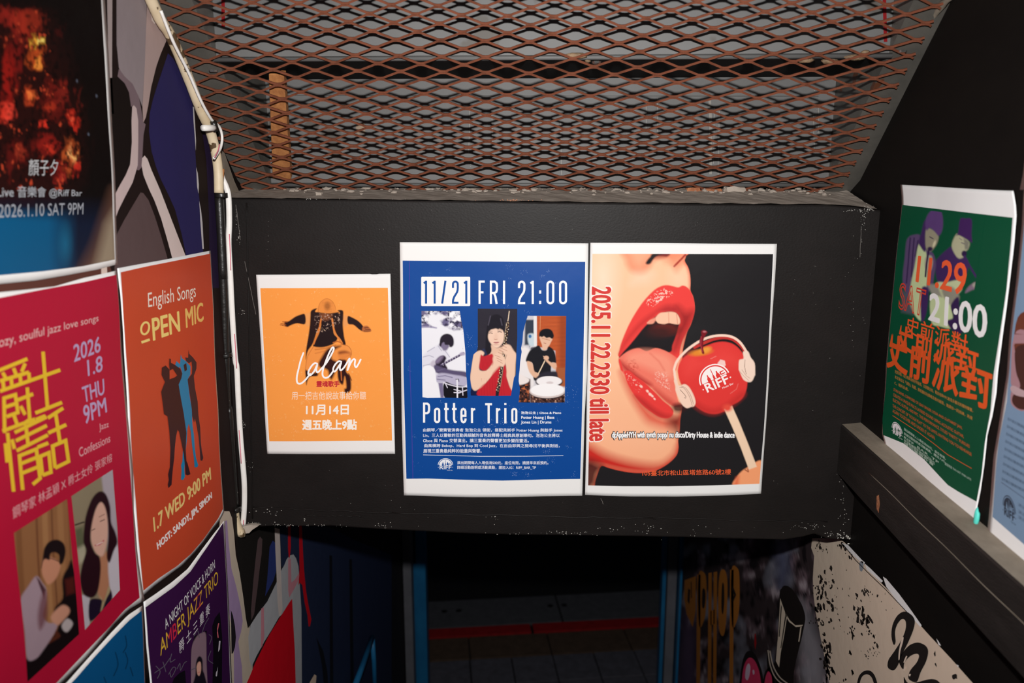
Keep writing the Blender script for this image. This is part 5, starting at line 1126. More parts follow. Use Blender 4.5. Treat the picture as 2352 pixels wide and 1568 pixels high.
# ---- dark red poster, upper left
s = Sheet('poster', 'L', [[lw(.697, .322), lw(1.005, .316)], [lw(1.005, .316)]+I_([(588, -20), (612, 300), (628, 600), (642, 900), (655, 1200), (664, 1486)]), [lw(.697, -.0965)]+Jf([(0, 163), (250, 140), (470, 105), (700, 65), (846, 27)]), [lw(.697, .322), lw(.697, -.0965)]],
          'large dark poster of glowing red streaks over blue, topmost on the left wall', E=EL, n=(50, 70))
def red(c):
    c.fill('#0c0808'); n1 = c.noise(14, 26, 1); n2 = c.noise(6, 9, 2); a = I_
    x0_, y0_ = c.x.copy(), c.y.copy(); c.x = c.x+(c.noise(9, 22, 7)-.5)*34; c.y = c.y+(c.noise(12, 14, 9)-.5)*44
    def e(x, y, rx, ry, h, so=.9, rot=0, al=1.0): c.ell(*a(x, y), rx/2.45, ry/2.45, h, so, rot, al)
    c.poly(a([(-60, 60), (60, 50), (210, 60), (300, 150), (370, 330), (400, 500), (450, 640), (460, 850), (430, 1000), (360, 1080), (-60, 1100)]), '#2a0c0a', 30, .8)
    for q in ((60, 90, 70, 50, '#8a2018'), (130, 140, 70, 70, '#a02c1c'), (200, 120, 50, 60, '#8a2818'), (205, 235, 40, 26, '#F0A838'), (225, 235, 20, 14, '#FFE070'), (195, 330, 42, 62, '#C85020'), (215, 350, 18, 30, '#F09038'), (90, 300, 26, 160, '#6c1612'), (40, 440, 34, 170, '#8c1812'), (10, 640, 40, 50, '#D03424'),
              (45, 650, 30, 40, '#E04030'), (155, 548, 36, 42, '#B84020'), (165, 540, 18, 16, '#F07838'), (300, 560, 60, 100, '#6e1812'), (270, 600, 36, 30, '#A8301c'), (345, 520, 24, 60, '#7c2018'), (240, 690, 22, 18, '#D83424'), (415, 680, 30, 45, '#C82c1c'), (405, 665, 14, 14, '#F06040'),
              (100, 860, 50, 70, '#5c120e'), (110, 850, 24, 36, '#8c2c1c'), (260, 820, 60, 50, '#841a14'), (275, 850, 18, 20, '#C03020'), (395, 870, 36, 80, '#C85828'), (395, 860, 14, 50, '#F0A060'), (412, 880, 10, 30, '#F8C070'), (330, 960, 40, 60, '#7c1812'), (420, 930, 16, 50, '#C82c20'), (60, 940, 14, 70, '#5c1410'), (345, 1000, 30, 30, '#9c2820'), (440, 560, 10, 60, '#4c1410'), (330, 170, 20, 20, '#3a0e0c')):
        e(*q)
    c.mix('#0a0505', np.clip((n2-.52)*5, 0, .85)*np.clip((a(0, 1060)[1]-c.y)/20, 0, 1)); c.mix('#E05030', np.clip((n1*n2-.42)*10, 0, .7)*np.clip(c.sd(a([(-60, 60), (210, 60), (370, 330), (460, 850), (360, 1080), (-60, 1100)]))/10, 0, 1))
    c.x, c.y = x0_, y0_
    yb = np.clip((c.y-a(0, 1080)[1]-(c.x-20)*.04)/(170/2.45), 0, 1)
    c.mix('#101a30', yb); c.mix('#085580', np.clip((yb-.45)*2, 0, 1)*np.clip((180-c.x)/70, 0, 1)); c.mix('#1c7298', .6*np.clip(1-np.hypot((c.x-150)/22, (c.y-560)/60), 0, 1))
    c.poly(a([(430, 1568), (520, 1380), (600, 1150), (640, 1080), (680, 1480), (600, 1520)]), '#6c4a3a', 16, .7); c.poly(a([(540, 1500), (600, 1260), (650, 1180), (670, 1480)]), '#A89880', 14, .75)
    for x, y in ((435, 455), (545, 540), (500, 755)): e(x, y, 5, 8, '#5a6070', .8)
s.pic('printed_picture', [[lw(.705, .314), lw(.995, .308)], [lw(.995, .308)]+I_([(568, -20), (588, 300), (606, 600), (624, 900), (637, 1200), (648, 1460)]), [lw(.705, -.087)]+Jf([(0, 100), (300, 72), (600, 35)])+[I_(648, 1460)], [lw(.705, .314), lw(.705, -.087)]], (170, 300), red, 1)
s.text('lettering', '顏子夕', I_([(158, 895), (325, 897), (323, 988), (158, 988)]), '#C4C6C8', .0, 3)
s.text('lettering', 'Live 音樂會 @Riff Bar', I_([(-18, 1040), (462, 1062), (460, 1112), (-18, 1122)]), '#B4B8BE', .0, 3)
s.text('lettering', '2026.1.10 SAT 9PM', I_([(-12, 1150), (470, 1140), (468, 1206), (-12, 1225)]), '#A4A8B0', .0, 3)

# ---- crimson jazz poster
s = Sheet('poster', 'L', [[lw(.655, -.104)]+Jf([(0, 222), (200, 203), (400, 180), (600, 120), (760, 84), (838, 66)]), Jf([(838, 66), (846, 250), (862, 500), (880, 700), (905, 1000), (935, 1300), (955, 1500)])+Kf([(928, 380), (960, 700), (978, 850), (998, 992)]), [lw(.655, -.5345)]+Kf([(430, 1568), (500, 1500), (600, 1400), (700, 1282), (800, 1152), (900, 1052), (998, 992)]), [lw(.655, -.104), lw(.655, -.5345)]],
          'crimson sheet with big yellow Chinese characters and two portrait photographs', E=EL, n=(50, 66))
s.panel('crimson_print', [[lw(.663, -.1095)]+Jf([(0, 262), (300, 205), (600, 150), (832, 96)]), Jf([(832, 96), (850, 350), (870, 700), (925, 1400)])+Kf([(925, 450), (965, 975)]), [lw(.663, -.529)]+Kf([(420, 1540), (600, 1352), (760, 1182), (860, 1062), (965, 975)]), [lw(.663, -.1095), lw(.663, -.529)]], '#B01434', (44, 60), 1)
s.text('lettering', 'Cozy, soulful jazz love songs', Jf([(-70, 560), (702, 382), (704, 445), (-70, 660)]), '#DDB2B0', -.006, 3)
ys = [[(-20, 788), (195, 702)], [(12, 800), (38, 848)], [(92, 768), (110, 815)], [(178, 735), (152, 795)], [(-10, 862), (205, 798)], [(-10, 935), (435, 782)], [(14, 868), (20, 925)], [(74, 848), (80, 905)], [(140, 825), (146, 885)], [(204, 800), (210, 862)],
      [(24, 1235), (20, 985), (104, 960), (122, 1088), (38, 1118)], [(32, 1048), (112, 1022)], [(8, 1222), (250, 1136)], [(122, 998), (236, 955)], [(192, 908), (210, 1138), (166, 1168)], [(142, 1042), (176, 1104)], [(92, 1108), (122, 1190)],
      [(310, 650), (342, 1052)], [(252, 1092), (447, 1016)],
      [(46, 1235), (90, 1658)], [(30, 1310), (44, 1448)], [(78, 1282), (96, 1350)], [(180, 1176), (198, 1330)], [(98, 1232), (335, 1120)], [(106, 1292), (336, 1182)], [(112, 1364), (342, 1250)], [(155, 1646), (132, 1400), (256, 1352), (282, 1562), (228, 1606)], [(146, 1455), (262, 1410)], [(150, 1525), (272, 1478)],
      [(266, 1338), (345, 1308)], [(300, 1540), (285, 1404), (348, 1378), (362, 1518), (300, 1540)], [(255, 1140), (326, 1112)],
      [(344, 1128), (456, 1056)], [(400, 1088), (430, 1308)], [(345, 1236), (477, 1176)], [(392, 1488), (375, 1330), (470, 1290), (490, 1440), (392, 1488)]]
for q_ in (ys[:17], ys[17:19], ys[19:29], ys[29:]):
    s.strokes('yellow_character', [Jf(k) for k in q_], 8.3, '#E2B92c', 3, cap=False)
for t, q in (('2026', [(530, 602), (716, 538), (722, 650), (536, 726)]), ('1.8', [(628, 712), (735, 676), (738, 790), (636, 826)]), ('THU', [(590, 908), (746, 846), (752, 955), (606, 1020)]), ('9PM', [(598, 1042), (756, 980), (766, 1085), (610, 1176)])):
    s.text('date_lettering', t, Jf(q), '#B49CC0', .01, 3)
s.text('lettering', 'Jazz', Jf([(708, 1170), (776, 1150), (778, 1205), (712, 1232)]), '#DCA8AC', .0, 3)
s.text('lettering', 'Confessions', Jf([(562, 1346), (785, 1242), (788, 1300), (570, 1412)]), '#DCA8AC', .0, 3)
s.text('lettering', '鋼琴家 林孟穎 X 爵士女伶 張家榕', Kf([(78, 348), (772, -32), (776, 28), (84, 432)]), '#D8A0A4', .0, 3)
def man(c):
    a = Kf; c.fill('#8c5e3c')
    for x, w_, h in ((110, 40, '#7a4e30'), (240, 10, '#5a3020'), (300, 40, '#a0724a'), (350, 8, '#5a3222'), (410, 40, '#9a6c46'), (470, 8, '#6a4028')): c.line(a([(x, 200), (x+60, 1400)]), w_/3, h, 5, .9)
    c.poly(a([(430, 850), (470, 770), (510, 745), (560, 1228), (185, 1600), (170, 1400), (300, 1300), (400, 1180), (370, 1060), (430, 980)]), '#150d0f', 3); c.poly(a([(450, 850), (515, 830), (520, 940), (460, 960)]), '#4c1a16', 4); c.line(a([(360, 1190), (400, 1240), (330, 1280)]), 10, '#5a2a1a', 5, .8)
    c.poly(a([(300, 700), (345, 690), (420, 740), (395, 830), (345, 880), (318, 870), (290, 800)]), '#C08468', 2.5)
    c.poly(a([(300, 680), (310, 630), (345, 585), (400, 572), (445, 600), (458, 660), (440, 730), (415, 740), (412, 680), (380, 660), (352, 672), (345, 712), (318, 706), (300, 720), (285, 770)]), '#1a1012', 2); c.line(a([(350, 700), (415, 725)]), 1.5, '#3a2420', 1.5)
    c.poly(a([(135, 1000), (190, 900), (250, 825), (290, 870), (318, 920), (312, 1010), (290, 1100), (330, 1150), (395, 1150), (372, 1220), (300, 1330), (240, 1400), (178, 1395), (160, 1200)]), '#A08892', 2.5); c.poly(a([(250, 830), (270, 850), (315, 920), (300, 980)]), '#4a2c34', 2); c.poly(a([(285, 960), (320, 940), (320, 1100), (270, 1200), (255, 1100)]), '#6a3c44', 5, .8)
    c.poly(a([(345, 1110), (420, 1030), (470, 1040), (480, 1080), (430, 1140), (390, 1165)]), '#C48C74', 3); c.poly(a([(425, 1165), (465, 1120), (505, 1155), (470, 1210), (440, 1205)]), '#B4A8A8', 2.5)
def lady(c):
    a = Kf; c.fill('#877a62'); c.poly(a([(700, 100), (790, 60), (840, 950), (760, 980), (740, 400)]), '#A89CA4', 3, 1, False); c.line(a([(525, 470), (585, 450)]), 3, '#1c1814', 2); c.poly(a([(520, 500), (580, 480), (600, 640), (530, 680)]), '#4a5238', 5, .8); c.poly(a([(530, 640), (600, 600), (600, 720), (550, 740)]), '#b0a890', 5, .8)
    c.poly(a([(700, 690), (765, 660), (765, 860), (722, 1000), (680, 940), (670, 760)]), '#B0785A', 3)
    c.poly(a([(765, 655), (822, 630), (835, 925), (790, 985), (765, 905), (752, 760)]), '#C4BCC4', 2.5); c.poly(a([(565, 955), (625, 960), (625, 1165), (590, 1205)]), '#B8B0B8', 2)
    c.poly(a([(625, 995), (700, 985), (730, 1000), (762, 915), (778, 985), (700, 1085), (625, 1135)]), '#1d1226', 2); c.poly(a([(690, 960), (712, 990), (700, 1070), (715, 1050), (735, 990), (765, 930), (755, 900), (722, 1000)]), '#A89470', 2)
    c.poly(a([(640, 420), (665, 350), (700, 305), (735, 330), (752, 430), (748, 560), (720, 680), (675, 672), (640, 600), (628, 500)]), '#CFA290', 2.5)
    c.poly(a([(585, 500), (600, 400), (640, 290), (690, 238), (735, 255), (765, 340), (772, 450), (800, 520), (815, 590), (790, 650), (762, 730), (742, 690), (752, 560), (748, 430), (728, 340), (700, 312), (668, 360), (640, 470), (632, 580), (660, 660), (695, 700), (700, 800), (680, 930), (640, 975), (580, 950), (556, 850), (575, 740), (600, 650), (582, 590)]), '#260e16', 2.2)
    c.line(a([(664, 612), (695, 606), (722, 578)]), 2.8, '#B8585c', 1.6); c.line(a([(672, 610), (716, 588)]), 1.2, '#EDE0DC', 1); c.line(a([(640, 508), (662, 496)]), 1.6, '#2a1414', 1); c.line(a([(698, 446), (728, 432)]), 1.6, '#2a1414', 1); c.line(a([(690, 415), (728, 395)]), 1.2, '#5a3028', 1.2)
s.pic('printed_photo', [Kf([(92, 525), (468, 290)]), Kf([(468, 290), (515, 800), (550, 1228)]), Kf([(185, 1560), (550, 1228)]), Kf([(92, 525), (140, 1000), (185, 1560)])], (110, 190), man, 2)
s.pic('printed_photo', [Kf([(498, 270), (780, 85)]), Kf([(780, 85), (815, 500), (832, 922)]), Kf([(592, 1200), (832, 922)]), Kf([(498, 270), (545, 700), (592, 1200)])], (90, 190), lady, 2)

# ---- blue poster, lower left
s = Sheet('poster', 'L', [[lw(.655, -.540)]+Nf([(0, 1208), (150, 1038), (300, 868), (420, 738), (525, 668)]), Nf([(525, 668), (535, 900), (550, 1240)])+[lw(.952, -.975)], [lw(.655, -.975), lw(.952, -.975)], [lw(.655, -.540), lw(.655, -.975)]],
          'deep blue sheet at the bottom left, under the crimson poster', E=EL, n=(40, 50))
s.panel('blue_print', [[lw(.662, -.5465)]+Nf([(60, 1185), (180, 1045), (320, 890), (430, 775), (518, 705)]), Nf([(518, 705), (530, 900), (545, 1240)])+[lw(.946, -.967)], [lw(.662, -.967), lw(.946, -.967)], [lw(.662, -.5465), lw(.662, -.967)]], '#0b5488', (40, 50), 1)
s.strokes('dark_sketch', [sm(Nf(q), 4, False) for q in ([(400, 890), (410, 960), (385, 1010)], [(400, 1010), (420, 1070), (405, 1130)], [(440, 1120), (460, 1180)], [(330, 1010), (350, 1100), (320, 1180)], [(250, 1190), (270, 1240)])], 2.5, '#083a60', 2)

# ---- orange open mic poster
s = Sheet('poster', 'L', [Lf([(35, 200), (150, 178), (400, 132), (600, 92), (800, 55)]), Lf([(800, 55), (822, 500), (838, 950), (858, 1300)])+Mf([(795, 100), (812, 400), (830, 650), (838, 770)]), Mf([(163, 1462), (270, 1370), (380, 1288), (500, 1198), (590, 1100), (660, 1018), (730, 920), (800, 838), (838, 770)]), Lf([(35, 200), (50, 330), (62, 420), (85, 700), (110, 1250)])+Mf([(75, 500), (110, 900), (140, 1230), (163, 1462)])],
          'orange sheet with three dark and blue silhouettes of people holding microphones', E=.80, n=(46, 70))
s.panel('orange_print', [Lf([(62, 232), (300, 178), (600, 118), (795, 80)]), Lf([(795, 80), (815, 480), (832, 950), (850, 1300)])+Mf([(790, 120), (806, 400), (828, 742)]), Mf([(175, 1412), (300, 1312), (450, 1210), (560, 1110), (660, 992), (730, 895), (790, 815), (828, 742)]), Lf([(62, 232), (90, 640), (120, 1100)])+Mf([(70, 100), (100, 500), (130, 950), (175, 1412)])], '#B8442a', (44, 60), 1)
s.text('lettering', 'English Songs', Lf([(282, 400), (668, 322), (675, 468), (290, 558)]), '#EBD8CC', .0, 3)
s.text('title_lettering', 'PEN', Lf([(318, 612), (532, 553), (543, 712), (330, 790)]), '#E6C878', .016, 3); s.text('title_lettering', 'MIC', Lf([(585, 530), (730, 476), (736, 628), (594, 688)]), '#DDB868', .014, 3)
s.strokes('title_lettering', [[(*Lf(262+33*math.cos(t), 690-10*math.cos(t)+48*math.sin(t)),) for t in np.linspace(0, 6.2832, 25)]], 4.6, '#E6C878', 3, cap=False)
s.strokes('title_underline', [Lf([(232, 806), (300, 782)])], 5.8, '#E6C878', 3, cap=False)
m2 = lambda L: [(x+71, y+1425) for x, y in L]
man1 = [(455, 937), (466, 940), (467, 972), (500, 990), (540, 1020), (558, 1060), (550, 1100), (528, 1150), (550, 1280), (570, 1390), (582, 1480)]+m2([(520, 120), (515, 260), (522, 350), (532, 370), (546, 420), (556, 458), (536, 468), (516, 460), (512, 400), (500, 300), (480, 200), (462, 112), (450, 95), (438, 150), (428, 250), (425, 320), (416, 400), (410, 470), (405, 545), (380, 572), (374, 545), (382, 505), (376, 460), (390, 400), (394, 250), (384, 100)])+[(448, 1470), (440, 1410), (412, 1392), (400, 1300), (387, 1210), (410, 1148), (418, 1130), (390, 1070), (394, 1012), (425, 994), (448, 1020), (455, 1030), (455, 1108), (500, 1090), (516, 1075), (482, 1022), (456, 1035), (452, 985)]
man2 = [(547, 905), (556, 935), (590, 960), (626, 1000), (625, 1070), (602, 1110), (620, 1250), (635, 1350), (640, 1480), (652, 1560)]+m2([(590, 250), (602, 330), (621, 385), (612, 402), (590, 402), (584, 330), (566, 220), (555, 110), (540, 45), (528, 85), (524, 180), (512, 300), (508, 420), (512, 480), (500, 505), (481, 502), (485, 430), (480, 385), (490, 355), (494, 250)])+[(563, 1560), (560, 1420), (548, 1290), (520, 1160), (546, 1100), (556, 1050), (540, 1000), (512, 1062), (495, 1010), (512, 958), (540, 985), (545, 940)]
man3 = [(612, 865), (618, 900), (650, 930), (679, 970), (678, 1020), (655, 1080), (665, 1180), (686, 1290), (690, 1400), (704, 1500)]+m2([(640, 200), (650, 270), (663, 325), (655, 348), (640, 346), (634, 280), (620, 150), (600, 40)])+[(660, 1428), (655, 1462), (636, 1400), (628, 1280), (602, 1110), (640, 1062), (642, 1010), (636, 962), (615, 975), (592, 960), (584, 928), (608, 932)]
for nm, q, h in (('dark_silhouette', man3, '#3a2228'), ('blue_silhouette', man2, '#1b7aa6'), ('dark_silhouette', man1, '#33191f')): s.polys(nm, [Lf(q)], h, 3 if q is man3 else 4 if q is man2 else 5)
s.polys('dark_silhouette', [Lf([(568, 990), (590, 975), (597, 1030), (578, 1045)])], '#33191f', 5)
s.text('lettering', '1.7 WED 9:00 PM', Mf([(256, 815), (722, 402), (728, 500), (266, 930)]), '#DCC07A', .02, 3)
s.text('lettering', 'HOST: SANDY, JIM, SIMON', Mf([(285, 1020), (729, 605), (734, 668), (296, 1092)]), '#E2D8D6', .03, 3)

# ---- purple trio poster
s = Sheet('poster', 'L', [Nf([(540, 642), (620, 588), (740, 500), (860, 400), (960, 270), (1050, 150), (1136, 42)]), Nf([(1136, 42), (1147, 350), (1166, 700), (1178, 1000), (1188, 1240)])+[lw(1.215, -.975)], [lw(.935, -.975), lw(1.215, -.975)], Nf([(540, 642), (562, 950), (592, 1240)])+[lw(.935, -.975)]],
          'dark purple sheet with gold and red lettering at the bottom of the left wall', E=.62, n=(40, 50))
s.panel('purple_print', [Nf([(553, 682), (650, 610), (760, 530), (880, 420), (1000, 250), (1124, 62)]), Nf([(1124, 62), (1137, 350), (1155, 700), (1174, 1240)])+[lw(1.20, -.967)], [lw(.943, -.967), lw(1.20, -.967)], Nf([(553, 682), (575, 950), (604, 1240)])+[lw(.943, -.967)]], '#2f1038', (40, 50), 1)
s.text('lettering', 'A NIGHT OF VOICE & HORN', Nf([(688, 775), (1058, 332), (1062, 395), (698, 845)]), '#CEC8D0', .0, 3)
def amb(u):
    return '#DDA030' if u < .11 else '#B8243c' if u < .25 else '#DDA030' if u < .60 else '#B8243c' if u < .66 else '#DDA030'
s.text('title_lettering', 'AMBER JAZZ TRIO', Nf([(655, 922), (1080, 408), (1086, 530), (665, 1075)]), '#E0A030', -.012, 3, cfun=amb)
s.text('lettering', '爵 士 三 重 奏', Nf([(790, 938), (1018, 640), (1022, 722), (798, 1026)]), '#C8C2CC', .0, 3)
def girl(c):
    a = Nf; c.fill('#0e0a12'); c.poly(a([(880, 1300), (884, 1000), (900, 930), (935, 880), (975, 860), (996, 900), (1000, 1100), (1000, 1300)]), '#7c6470', 1.5)
    c.poly(a([(915, 1180), (920, 1090), (935, 1045), (955, 1040), (970, 1070), (972, 1140), (985, 1180), (1000, 1300), (890, 1300)]), '#15101a', 1.5); c.poly(a([(926, 1110), (940, 1080), (956, 1085), (958, 1140), (945, 1180), (930, 1165)]), '#C49484', 1.2); c.line(a([(934, 1158), (948, 1152)]), 1, '#b83038', .8)
s.pic('printed_photo', [Nf([(882, 990), (905, 890), (998, 850)]), Nf([(998, 850), (1004, 1260)]), Nf([(885, 1260), (1004, 1260)]), Nf([(882, 990), (885, 1260)])], (50, 100), girl, 2)
s.polys('printed_figure', [Nf([(1040, 820), (1060, 760), (1095, 715), (1102, 760), (1115, 900), (1112, 1260), (1040, 1260), (1050, 1000)]), Nf([(740, 1260), (760, 1200), (800, 1160), (840, 1140), (850, 1260)])], '#0f0a12', 2)
s.strokes('printed_detail', [Nf([(1096, 930), (1085, 1060), (1070, 1180)])], 3.2, '#b8b0bc', 3); s.strokes('printed_detail', [Nf([(1088, 800), (1078, 850), (1084, 900)])], 2.6, '#b85a66', 3)
s.strokes('pen_signature', [sm(Nf(q), 4, False) for q in ([(630, 1110), (660, 1150), (640, 1200)], [(620, 1160), (690, 1110)], [(680, 1080), (700, 1150)], [(690, 1110), (730, 1050)], [(740, 1020), (730, 1080), (765, 1060)], [(720, 1170), (750, 1120), (770, 1130), (740, 1190), (730, 1160)], [(780, 1130), (800, 1090), (805, 1140), (830, 1090), (850, 1075)], [(900, 890), (925, 850), (940, 900)], [(960, 870), (980, 810), (1010, 760)], [(1015, 880), (1035, 900), (1020, 950)], [(1030, 1000), (1010, 1060), (1045, 1090)], [(880, 1140), (920, 1120)])], 1.6, '#57515e', 4)

# ---- green poster on the right wall
def curlG(a, z): return 0
s = Sheet('poster', 'R', [Gf([(233, 82), (480, 96), (700, 110), (1000, 126), (1118, 130)]), Gf([(1118, 130), (1136, 240), (1140, 330), (1110, 620), (1064, 1000), (1025, 1300), (990, 1568)])+Hf([(965, 260), (935, 430), (900, 560), (876, 780), (852, 950), (826, 1085), (802, 1233)]), Hf([(132, 668), (190, 708), (350, 838), (550, 990), (622, 1084), (700, 1128), (802, 1233)]), Gf([(233, 82), (240, 160), (241, 240), (222, 440), (185, 800), (150, 1150), (118, 1500)])+Hf([(165, 240), (153, 420), (146, 555), (163, 622), (132, 668)])],
          'dark green sheet of two singers with orange and white numerals on the right wall', E=.62, n=(50, 70))
s.panel('green_print', [Gf([(245, 240), (700, 292), (1112, 340)]), Gf([(1112, 340), (1060, 900), (1010, 1250), (960, 1568)])+Hf([(925, 390), (882, 620), (858, 850), (822, 1040)]), Hf([(152, 560), (300, 622), (450, 738), (620, 920), (700, 972), (822, 1040)]), Gf([(245, 240), (200, 700), (150, 1200), (126, 1500)])+Hf([(170, 240), (150, 450), (152, 560)])], '#053f29', (44, 60), 1)
def sing(c):
    a = Gf; c.fill('#053f29'); n2 = c.noise(3, 3, 5)
    c.poly(a([(470, 975), (520, 950), (600, 940), (640, 1060), (640, 1200), (540, 1190), (480, 1170), (462, 1060)]), '#A4B288', 2)
    c.poly(a([(540, 645), (600, 590), (640, 570), (680, 640), (760, 660), (765, 760), (700, 840), (620, 850), (530, 845), (510, 700)]), '#34204c', 2); c.poly(a([(520, 850), (600, 845), (700, 830), (720, 900), (660, 960), (600, 975), (520, 940)]), '#A2AA86', 2)
    c.poly(a([(560, 900), (640, 880), (700, 960), (660, 1030), (600, 1000)]), '#77766a', 3)
    c.poly(a([(630, 1030), (690, 960), (700, 1080), (720, 1240), (640, 1220), (600, 1150), (650, 1120)]), '#2a1a40', 2)
    c.poly(a([(640, 560), (668, 480), (700, 470), (776, 528), (768, 585), (742, 610), (736, 645), (700, 660), (668, 630)]), '#96967c', 2); c.poly(a([(735, 500), (776, 530), (770, 585), (745, 590)]), '#6c6c60', 2); c.line(a([(715, 535), (740, 545)]), 1.5, '#34204c', 1.2); c.line(a([(700, 500), (720, 515)]), 1, '#4a3c50', 1.2)
    c.poly(a([(706, 352), (750, 346), (798, 356), (796, 470), (800, 535), (770, 515), (700, 478), (676, 480), (690, 455)]), '#361c4c', 1.5)
    c.ell(*a(738, 622), 6, 7, '#241638', .4); c.line(a([(740, 640), (780, 720), (858, 850)]), 5, '#34204c', 2); c.poly(a([(770, 880), (830, 840), (865, 850), (835, 900), (800, 905), (745, 930)]), '#6c5a6c', 2); c.ell(*a(828, 868), 8, 6, '#8c867c', .6)
    c.poly(a([(280, 530), (300, 490), (335, 474), (385, 478), (400, 560), (440, 590), (492, 620), (515, 700), (500, 790), (470, 900), (330, 1000), (262, 900), (252, 800), (268, 660)]), '#4c3c5e', 2)
    for q in ([(310, 500), (295, 700), (280, 850)], [(340, 500), (330, 640), (320, 800)], [(370, 520), (350, 640)]): c.line(a(q), 3, '#2e2042', 2)
    c.poly(a([(372, 560), (400, 555), (432, 600), (445, 700), (440, 860), (410, 1000), (395, 1140), (350, 1110), (300, 1010), (310, 880), (345, 720)]), '#A4B288', 2)
    c.poly(a([(376, 530), (395, 450), (420, 360), (440, 400), (432, 480), (436, 560), (425, 608), (392, 570)]), '#34204c', 2)
    c.poly(a([(432, 430), (480, 430), (532, 478), (522, 540), (496, 582), (470, 605), (440, 590), (428, 540)]), '#807c6a', 2); c.line(a([(462, 490), (490, 505)]), 2, '#2a1a3c', 1.5); c.ell(*a(500, 545), 3, 8, '#B0AC90', .8, 20); c.ell(*a(466, 585), 6, 5, '#2a1a3c', .6)
    c.poly(a([(425, 400), (432, 345), (460, 296), (500, 274), (545, 282), (566, 345), (564, 430), (536, 482), (500, 448), (462, 420), (438, 440)]), '#4c3464', 2)
    c.poly(a([(425, 680), (440, 640), (480, 640), (490, 700), (470, 760), (430, 740)]), '#8c887a', 2); c.line(a([(455, 600), (440, 700), (430, 800)]), 4, '#241638', 2); c.poly(a([(440, 860), (520, 860), (560, 960), (480, 940)]), '#7a7a70', 3); c.poly(a([(395, 900), (450, 900), (440, 1060), (410, 1150), (390, 1120)]), '#34204c', 2); c.poly(a([(240, 900), (300, 940), (330, 1100), (240, 1080)]), '#4a4a58', 4, .8)
s.pic('printed_figures', [Gf([(250, 262), (900, 334)]), Gf([(900, 334), (760, 1270)]), Gf([(222, 1120), (760, 1270)]), Gf([(250, 262), (222, 1120)])], (130, 180), sing, 2)
s.text('date_lettering', '11.29', Gf([(378, 640), (762, 702), (742, 952), (356, 840)]), '#E0502c', .02, 4)
s.text('outlined_lettering', 'SAT', Gf([(232, 843), (438, 905), (408, 1118), (216, 1055)]), '#B03628', .0, 4, outline=.022)
s.text('time_lettering', '21:00', Gf([(470, 930), (915, 1035), (905, 1290), (455, 1138)]), '#E8E0EA', .025, 5)
s.text('title_lettering', '史前派對', Gf([(285, 1108), (768, 1260), (752, 1428), (272, 1238)]), '#C84A22', .006, 4)
s.text('title_lettering', '史前派對', Gf([(225, 1110), (850, 1325), (836, 1600), (205, 1362)]), '#C04a20', .012, 5, clip=.22)
s.text('title_lettering', '史前派對', Gf([(156, 1150), (958, 1450), (934, 1855), (130, 1508)]), '#B8481e', .014, 6, clip=.24)
for i, (t, x0, y0, x1, y1, hh) in enumerate((('史前派對，由主唱與吉他手所組成，以原聲吉他、電吉他與MPC創造多層次的獨特聲響，', 236, 88, 804, 372, 26), ('本次演出以「派對」為題，將粗獷的玩樂概念推向極限，邀請你一同排練，再度', 236, 128, 800, 428, 26), ('C，相約此處。', 234, 172, 335, 222, 24),
        ('STAN BAND, COMPOSED OF LEAD SINGER LYDIA AND GUITARIST JAN,', 228, 222, 726, 500, 26), ('CREATES A UNIQUE MULTI-LAYERED SOUND USING ACOUSTIC GUITAR,', 226, 258, 736, 562, 26), ('ELECTRIC GUITAR, AND MPC. THIS PERFORMANCE, TITLED "PARTY," PURSUES', 224, 294, 775, 632, 26), ('THE CONCEPT OF "ROUGH PLAY" TO THE LIMITS, INVITING YOU TO REHEARSE', 222, 336, 788, 690, 26), ('AGAIN TOGETHER AND UNDER IT AGAIN.', 222, 372, 530, 572, 24))):
    s.text('small_lettering', t, Hf([(x0, y0), (x1, y1), (x1, y1+hh), (x0, y0+hh)]), '#9c6a34' if i < 3 else '#A4502a', .01, 3)
s.strokes('printed_rule', [Hf([(222, 420), (400, 535), (520, 622), (620, 702), (790, 802)])], 1.3, '#B8502a', 3, cap=False)
logo(s, Hf([(216, 444), (290, 500), (294, 588), (216, 548)]), '#C8C4C8', '#053f29', 3)
for i, (t, y0, x1, y1) in enumerate((('演出期間每人入場低消500元，座位有限。', 506, 606, 722), ('詳細活動說明或活動異動，請加入IG', 538, 598, 742), ('RIFF_BAR_TP', 566, 556, 752), ('本活動請提早來訊預約座位', 586, 528, 755), ('請勿攜帶外食', 606, 520, 768))):
    s.text('small_lettering', t, Hf([(302, y0), (x1, y1), (x1, y1+20), (302, y0+20)]), '#94a498', .01, 3)
s.text('small_lettering', '歡迎來店 THU–SAT 19:00–LATE', Hf([(600, 755), (785, 872), (785, 892), (600, 775)]), '#8a9c90', .01, 3)

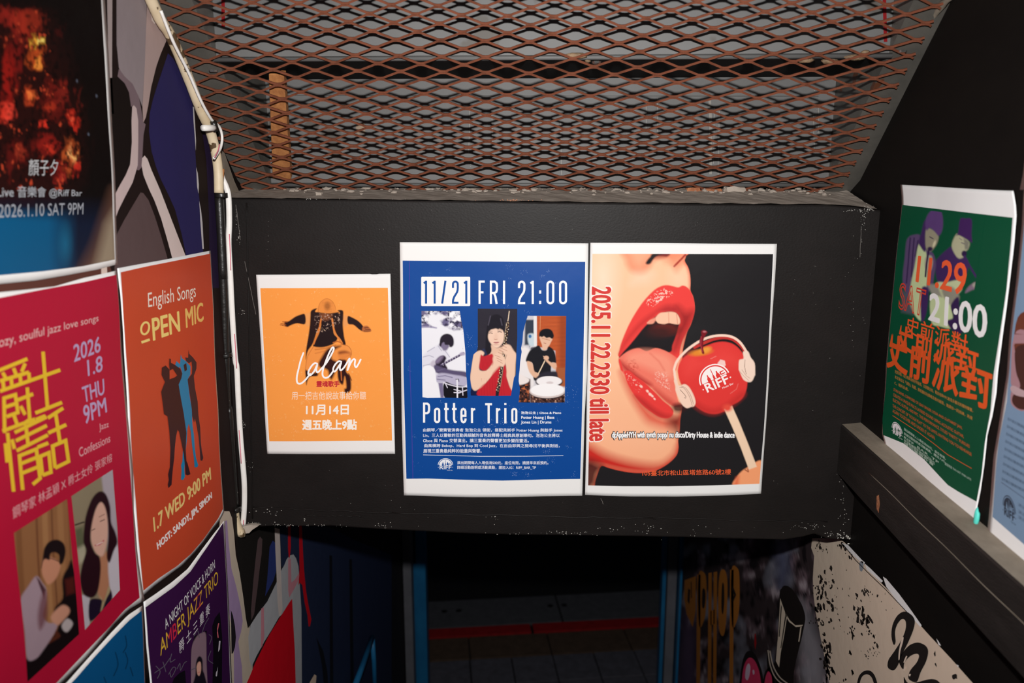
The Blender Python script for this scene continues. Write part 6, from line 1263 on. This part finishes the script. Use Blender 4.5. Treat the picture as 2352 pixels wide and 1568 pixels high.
# ---- light blue poster cut by the right edge of the frame
s = Sheet('poster', 'R', [Gf([(1196, 128)])+[rw(.66, -.012)], [rw(.66, -.012), rw(.63, -.43)], Xf([(1238, 716), (1340, 810), (1451, 920)])+[rw(.63, -.43)], Gf([(1196, 128), (1180, 400), (1140, 800), (1090, 1250)])+Hf([(1040, 120), (965, 600), (945, 720), (925, 1000), (900, 1290)])],
          'light blue sheet with blurred grey text beside the green poster on the right wall', E=.62, n=(36, 60))
s.panel('light_blue_print', [Gf([(1204, 350)])+[rw(.668, -.06)], [rw(.668, -.06), rw(.638, -.40)], Hf([(940, 1150), (1167, 1345)])+[rw(.638, -.40)], Gf([(1204, 350), (1170, 720), (1110, 1250)])+Hf([(1040, 320), (985, 600), (965, 800), (940, 1150)])], '#647a92', (30, 50), 1)
s.polys('printed_figure', [sm(Hf([(1100, -160), (1200, -180), (1300, 0), (1300, 300), (1180, 380), (1130, 382), (1075, 340), (1068, 270), (1080, 220), (1070, 150)]), 4), sm(Gf([(1155, 1120), (1260, 1100), (1260, 1420), (1130, 1380)]), 4)], ['#8c6a70', '#5a3024'], 2)
s.polys('printed_figure', [sm(Hf([(1110, -60), (1200, -80), (1300, 60), (1300, 330), (1160, 378), (1090, 340), (1085, 280), (1140, 210), (1110, 100)]), 4)], ['#3a221e'], 3)
s.polys('printed_figure', [sm(Hf([(1068, 230), (1090, 205), (1167, 240), (1240, 260), (1220, 290), (1110, 275)]), 4)], ['#9c8488'], 4)
rs = random.Random(6); L = []
for k in range(9):
    y = 430+k*54; x0 = 1048-k*5; L.append(Hf([(x0, y), (x0+300, y+160), (x0+300, y+182), (x0-1, y+22)]))
for k, q in enumerate(L): s.text('blurred_lettering', '店內演出活動資訊請洽現場人員音樂之夜', [q[0], q[1], q[2], q[3]], '#3c4a5c', .01, 2)
s.strokes('printed_rule', [Hf([(1005, 900), (1167, 1010), (1300, 1100)])], 1.2, '#3c4658', 2, cap=False)
logo(s, Hf([(1014, 965), (1110, 1030), (1116, 1200), (1016, 1130)]), '#2a303c', '#647a92', 2)
for y in (1045, 1095, 1135): s.text('blurred_lettering', '演出資訊與訂位', Hf([(1130, y), (1340, y+130), (1340, y+155), (1130, y+25)]), '#3c4a5c', .0, 2)
# ---- another sheet above it, mostly outside the frame
s = Sheet('poster', 'R', [[rw(.915, .40), rw(.62, .40)], [rw(.62, .40), rw(.62, -.006)], Gf([(1174, 122), (1230, 130)])+[rw(.62, -.006)], [rw(.915, .40)]+Gf([(1200, -10), (1188, 70), (1174, 122)])],
          'white sheet corner at the right edge, above the light blue poster', E=.46, n=(20, 30))
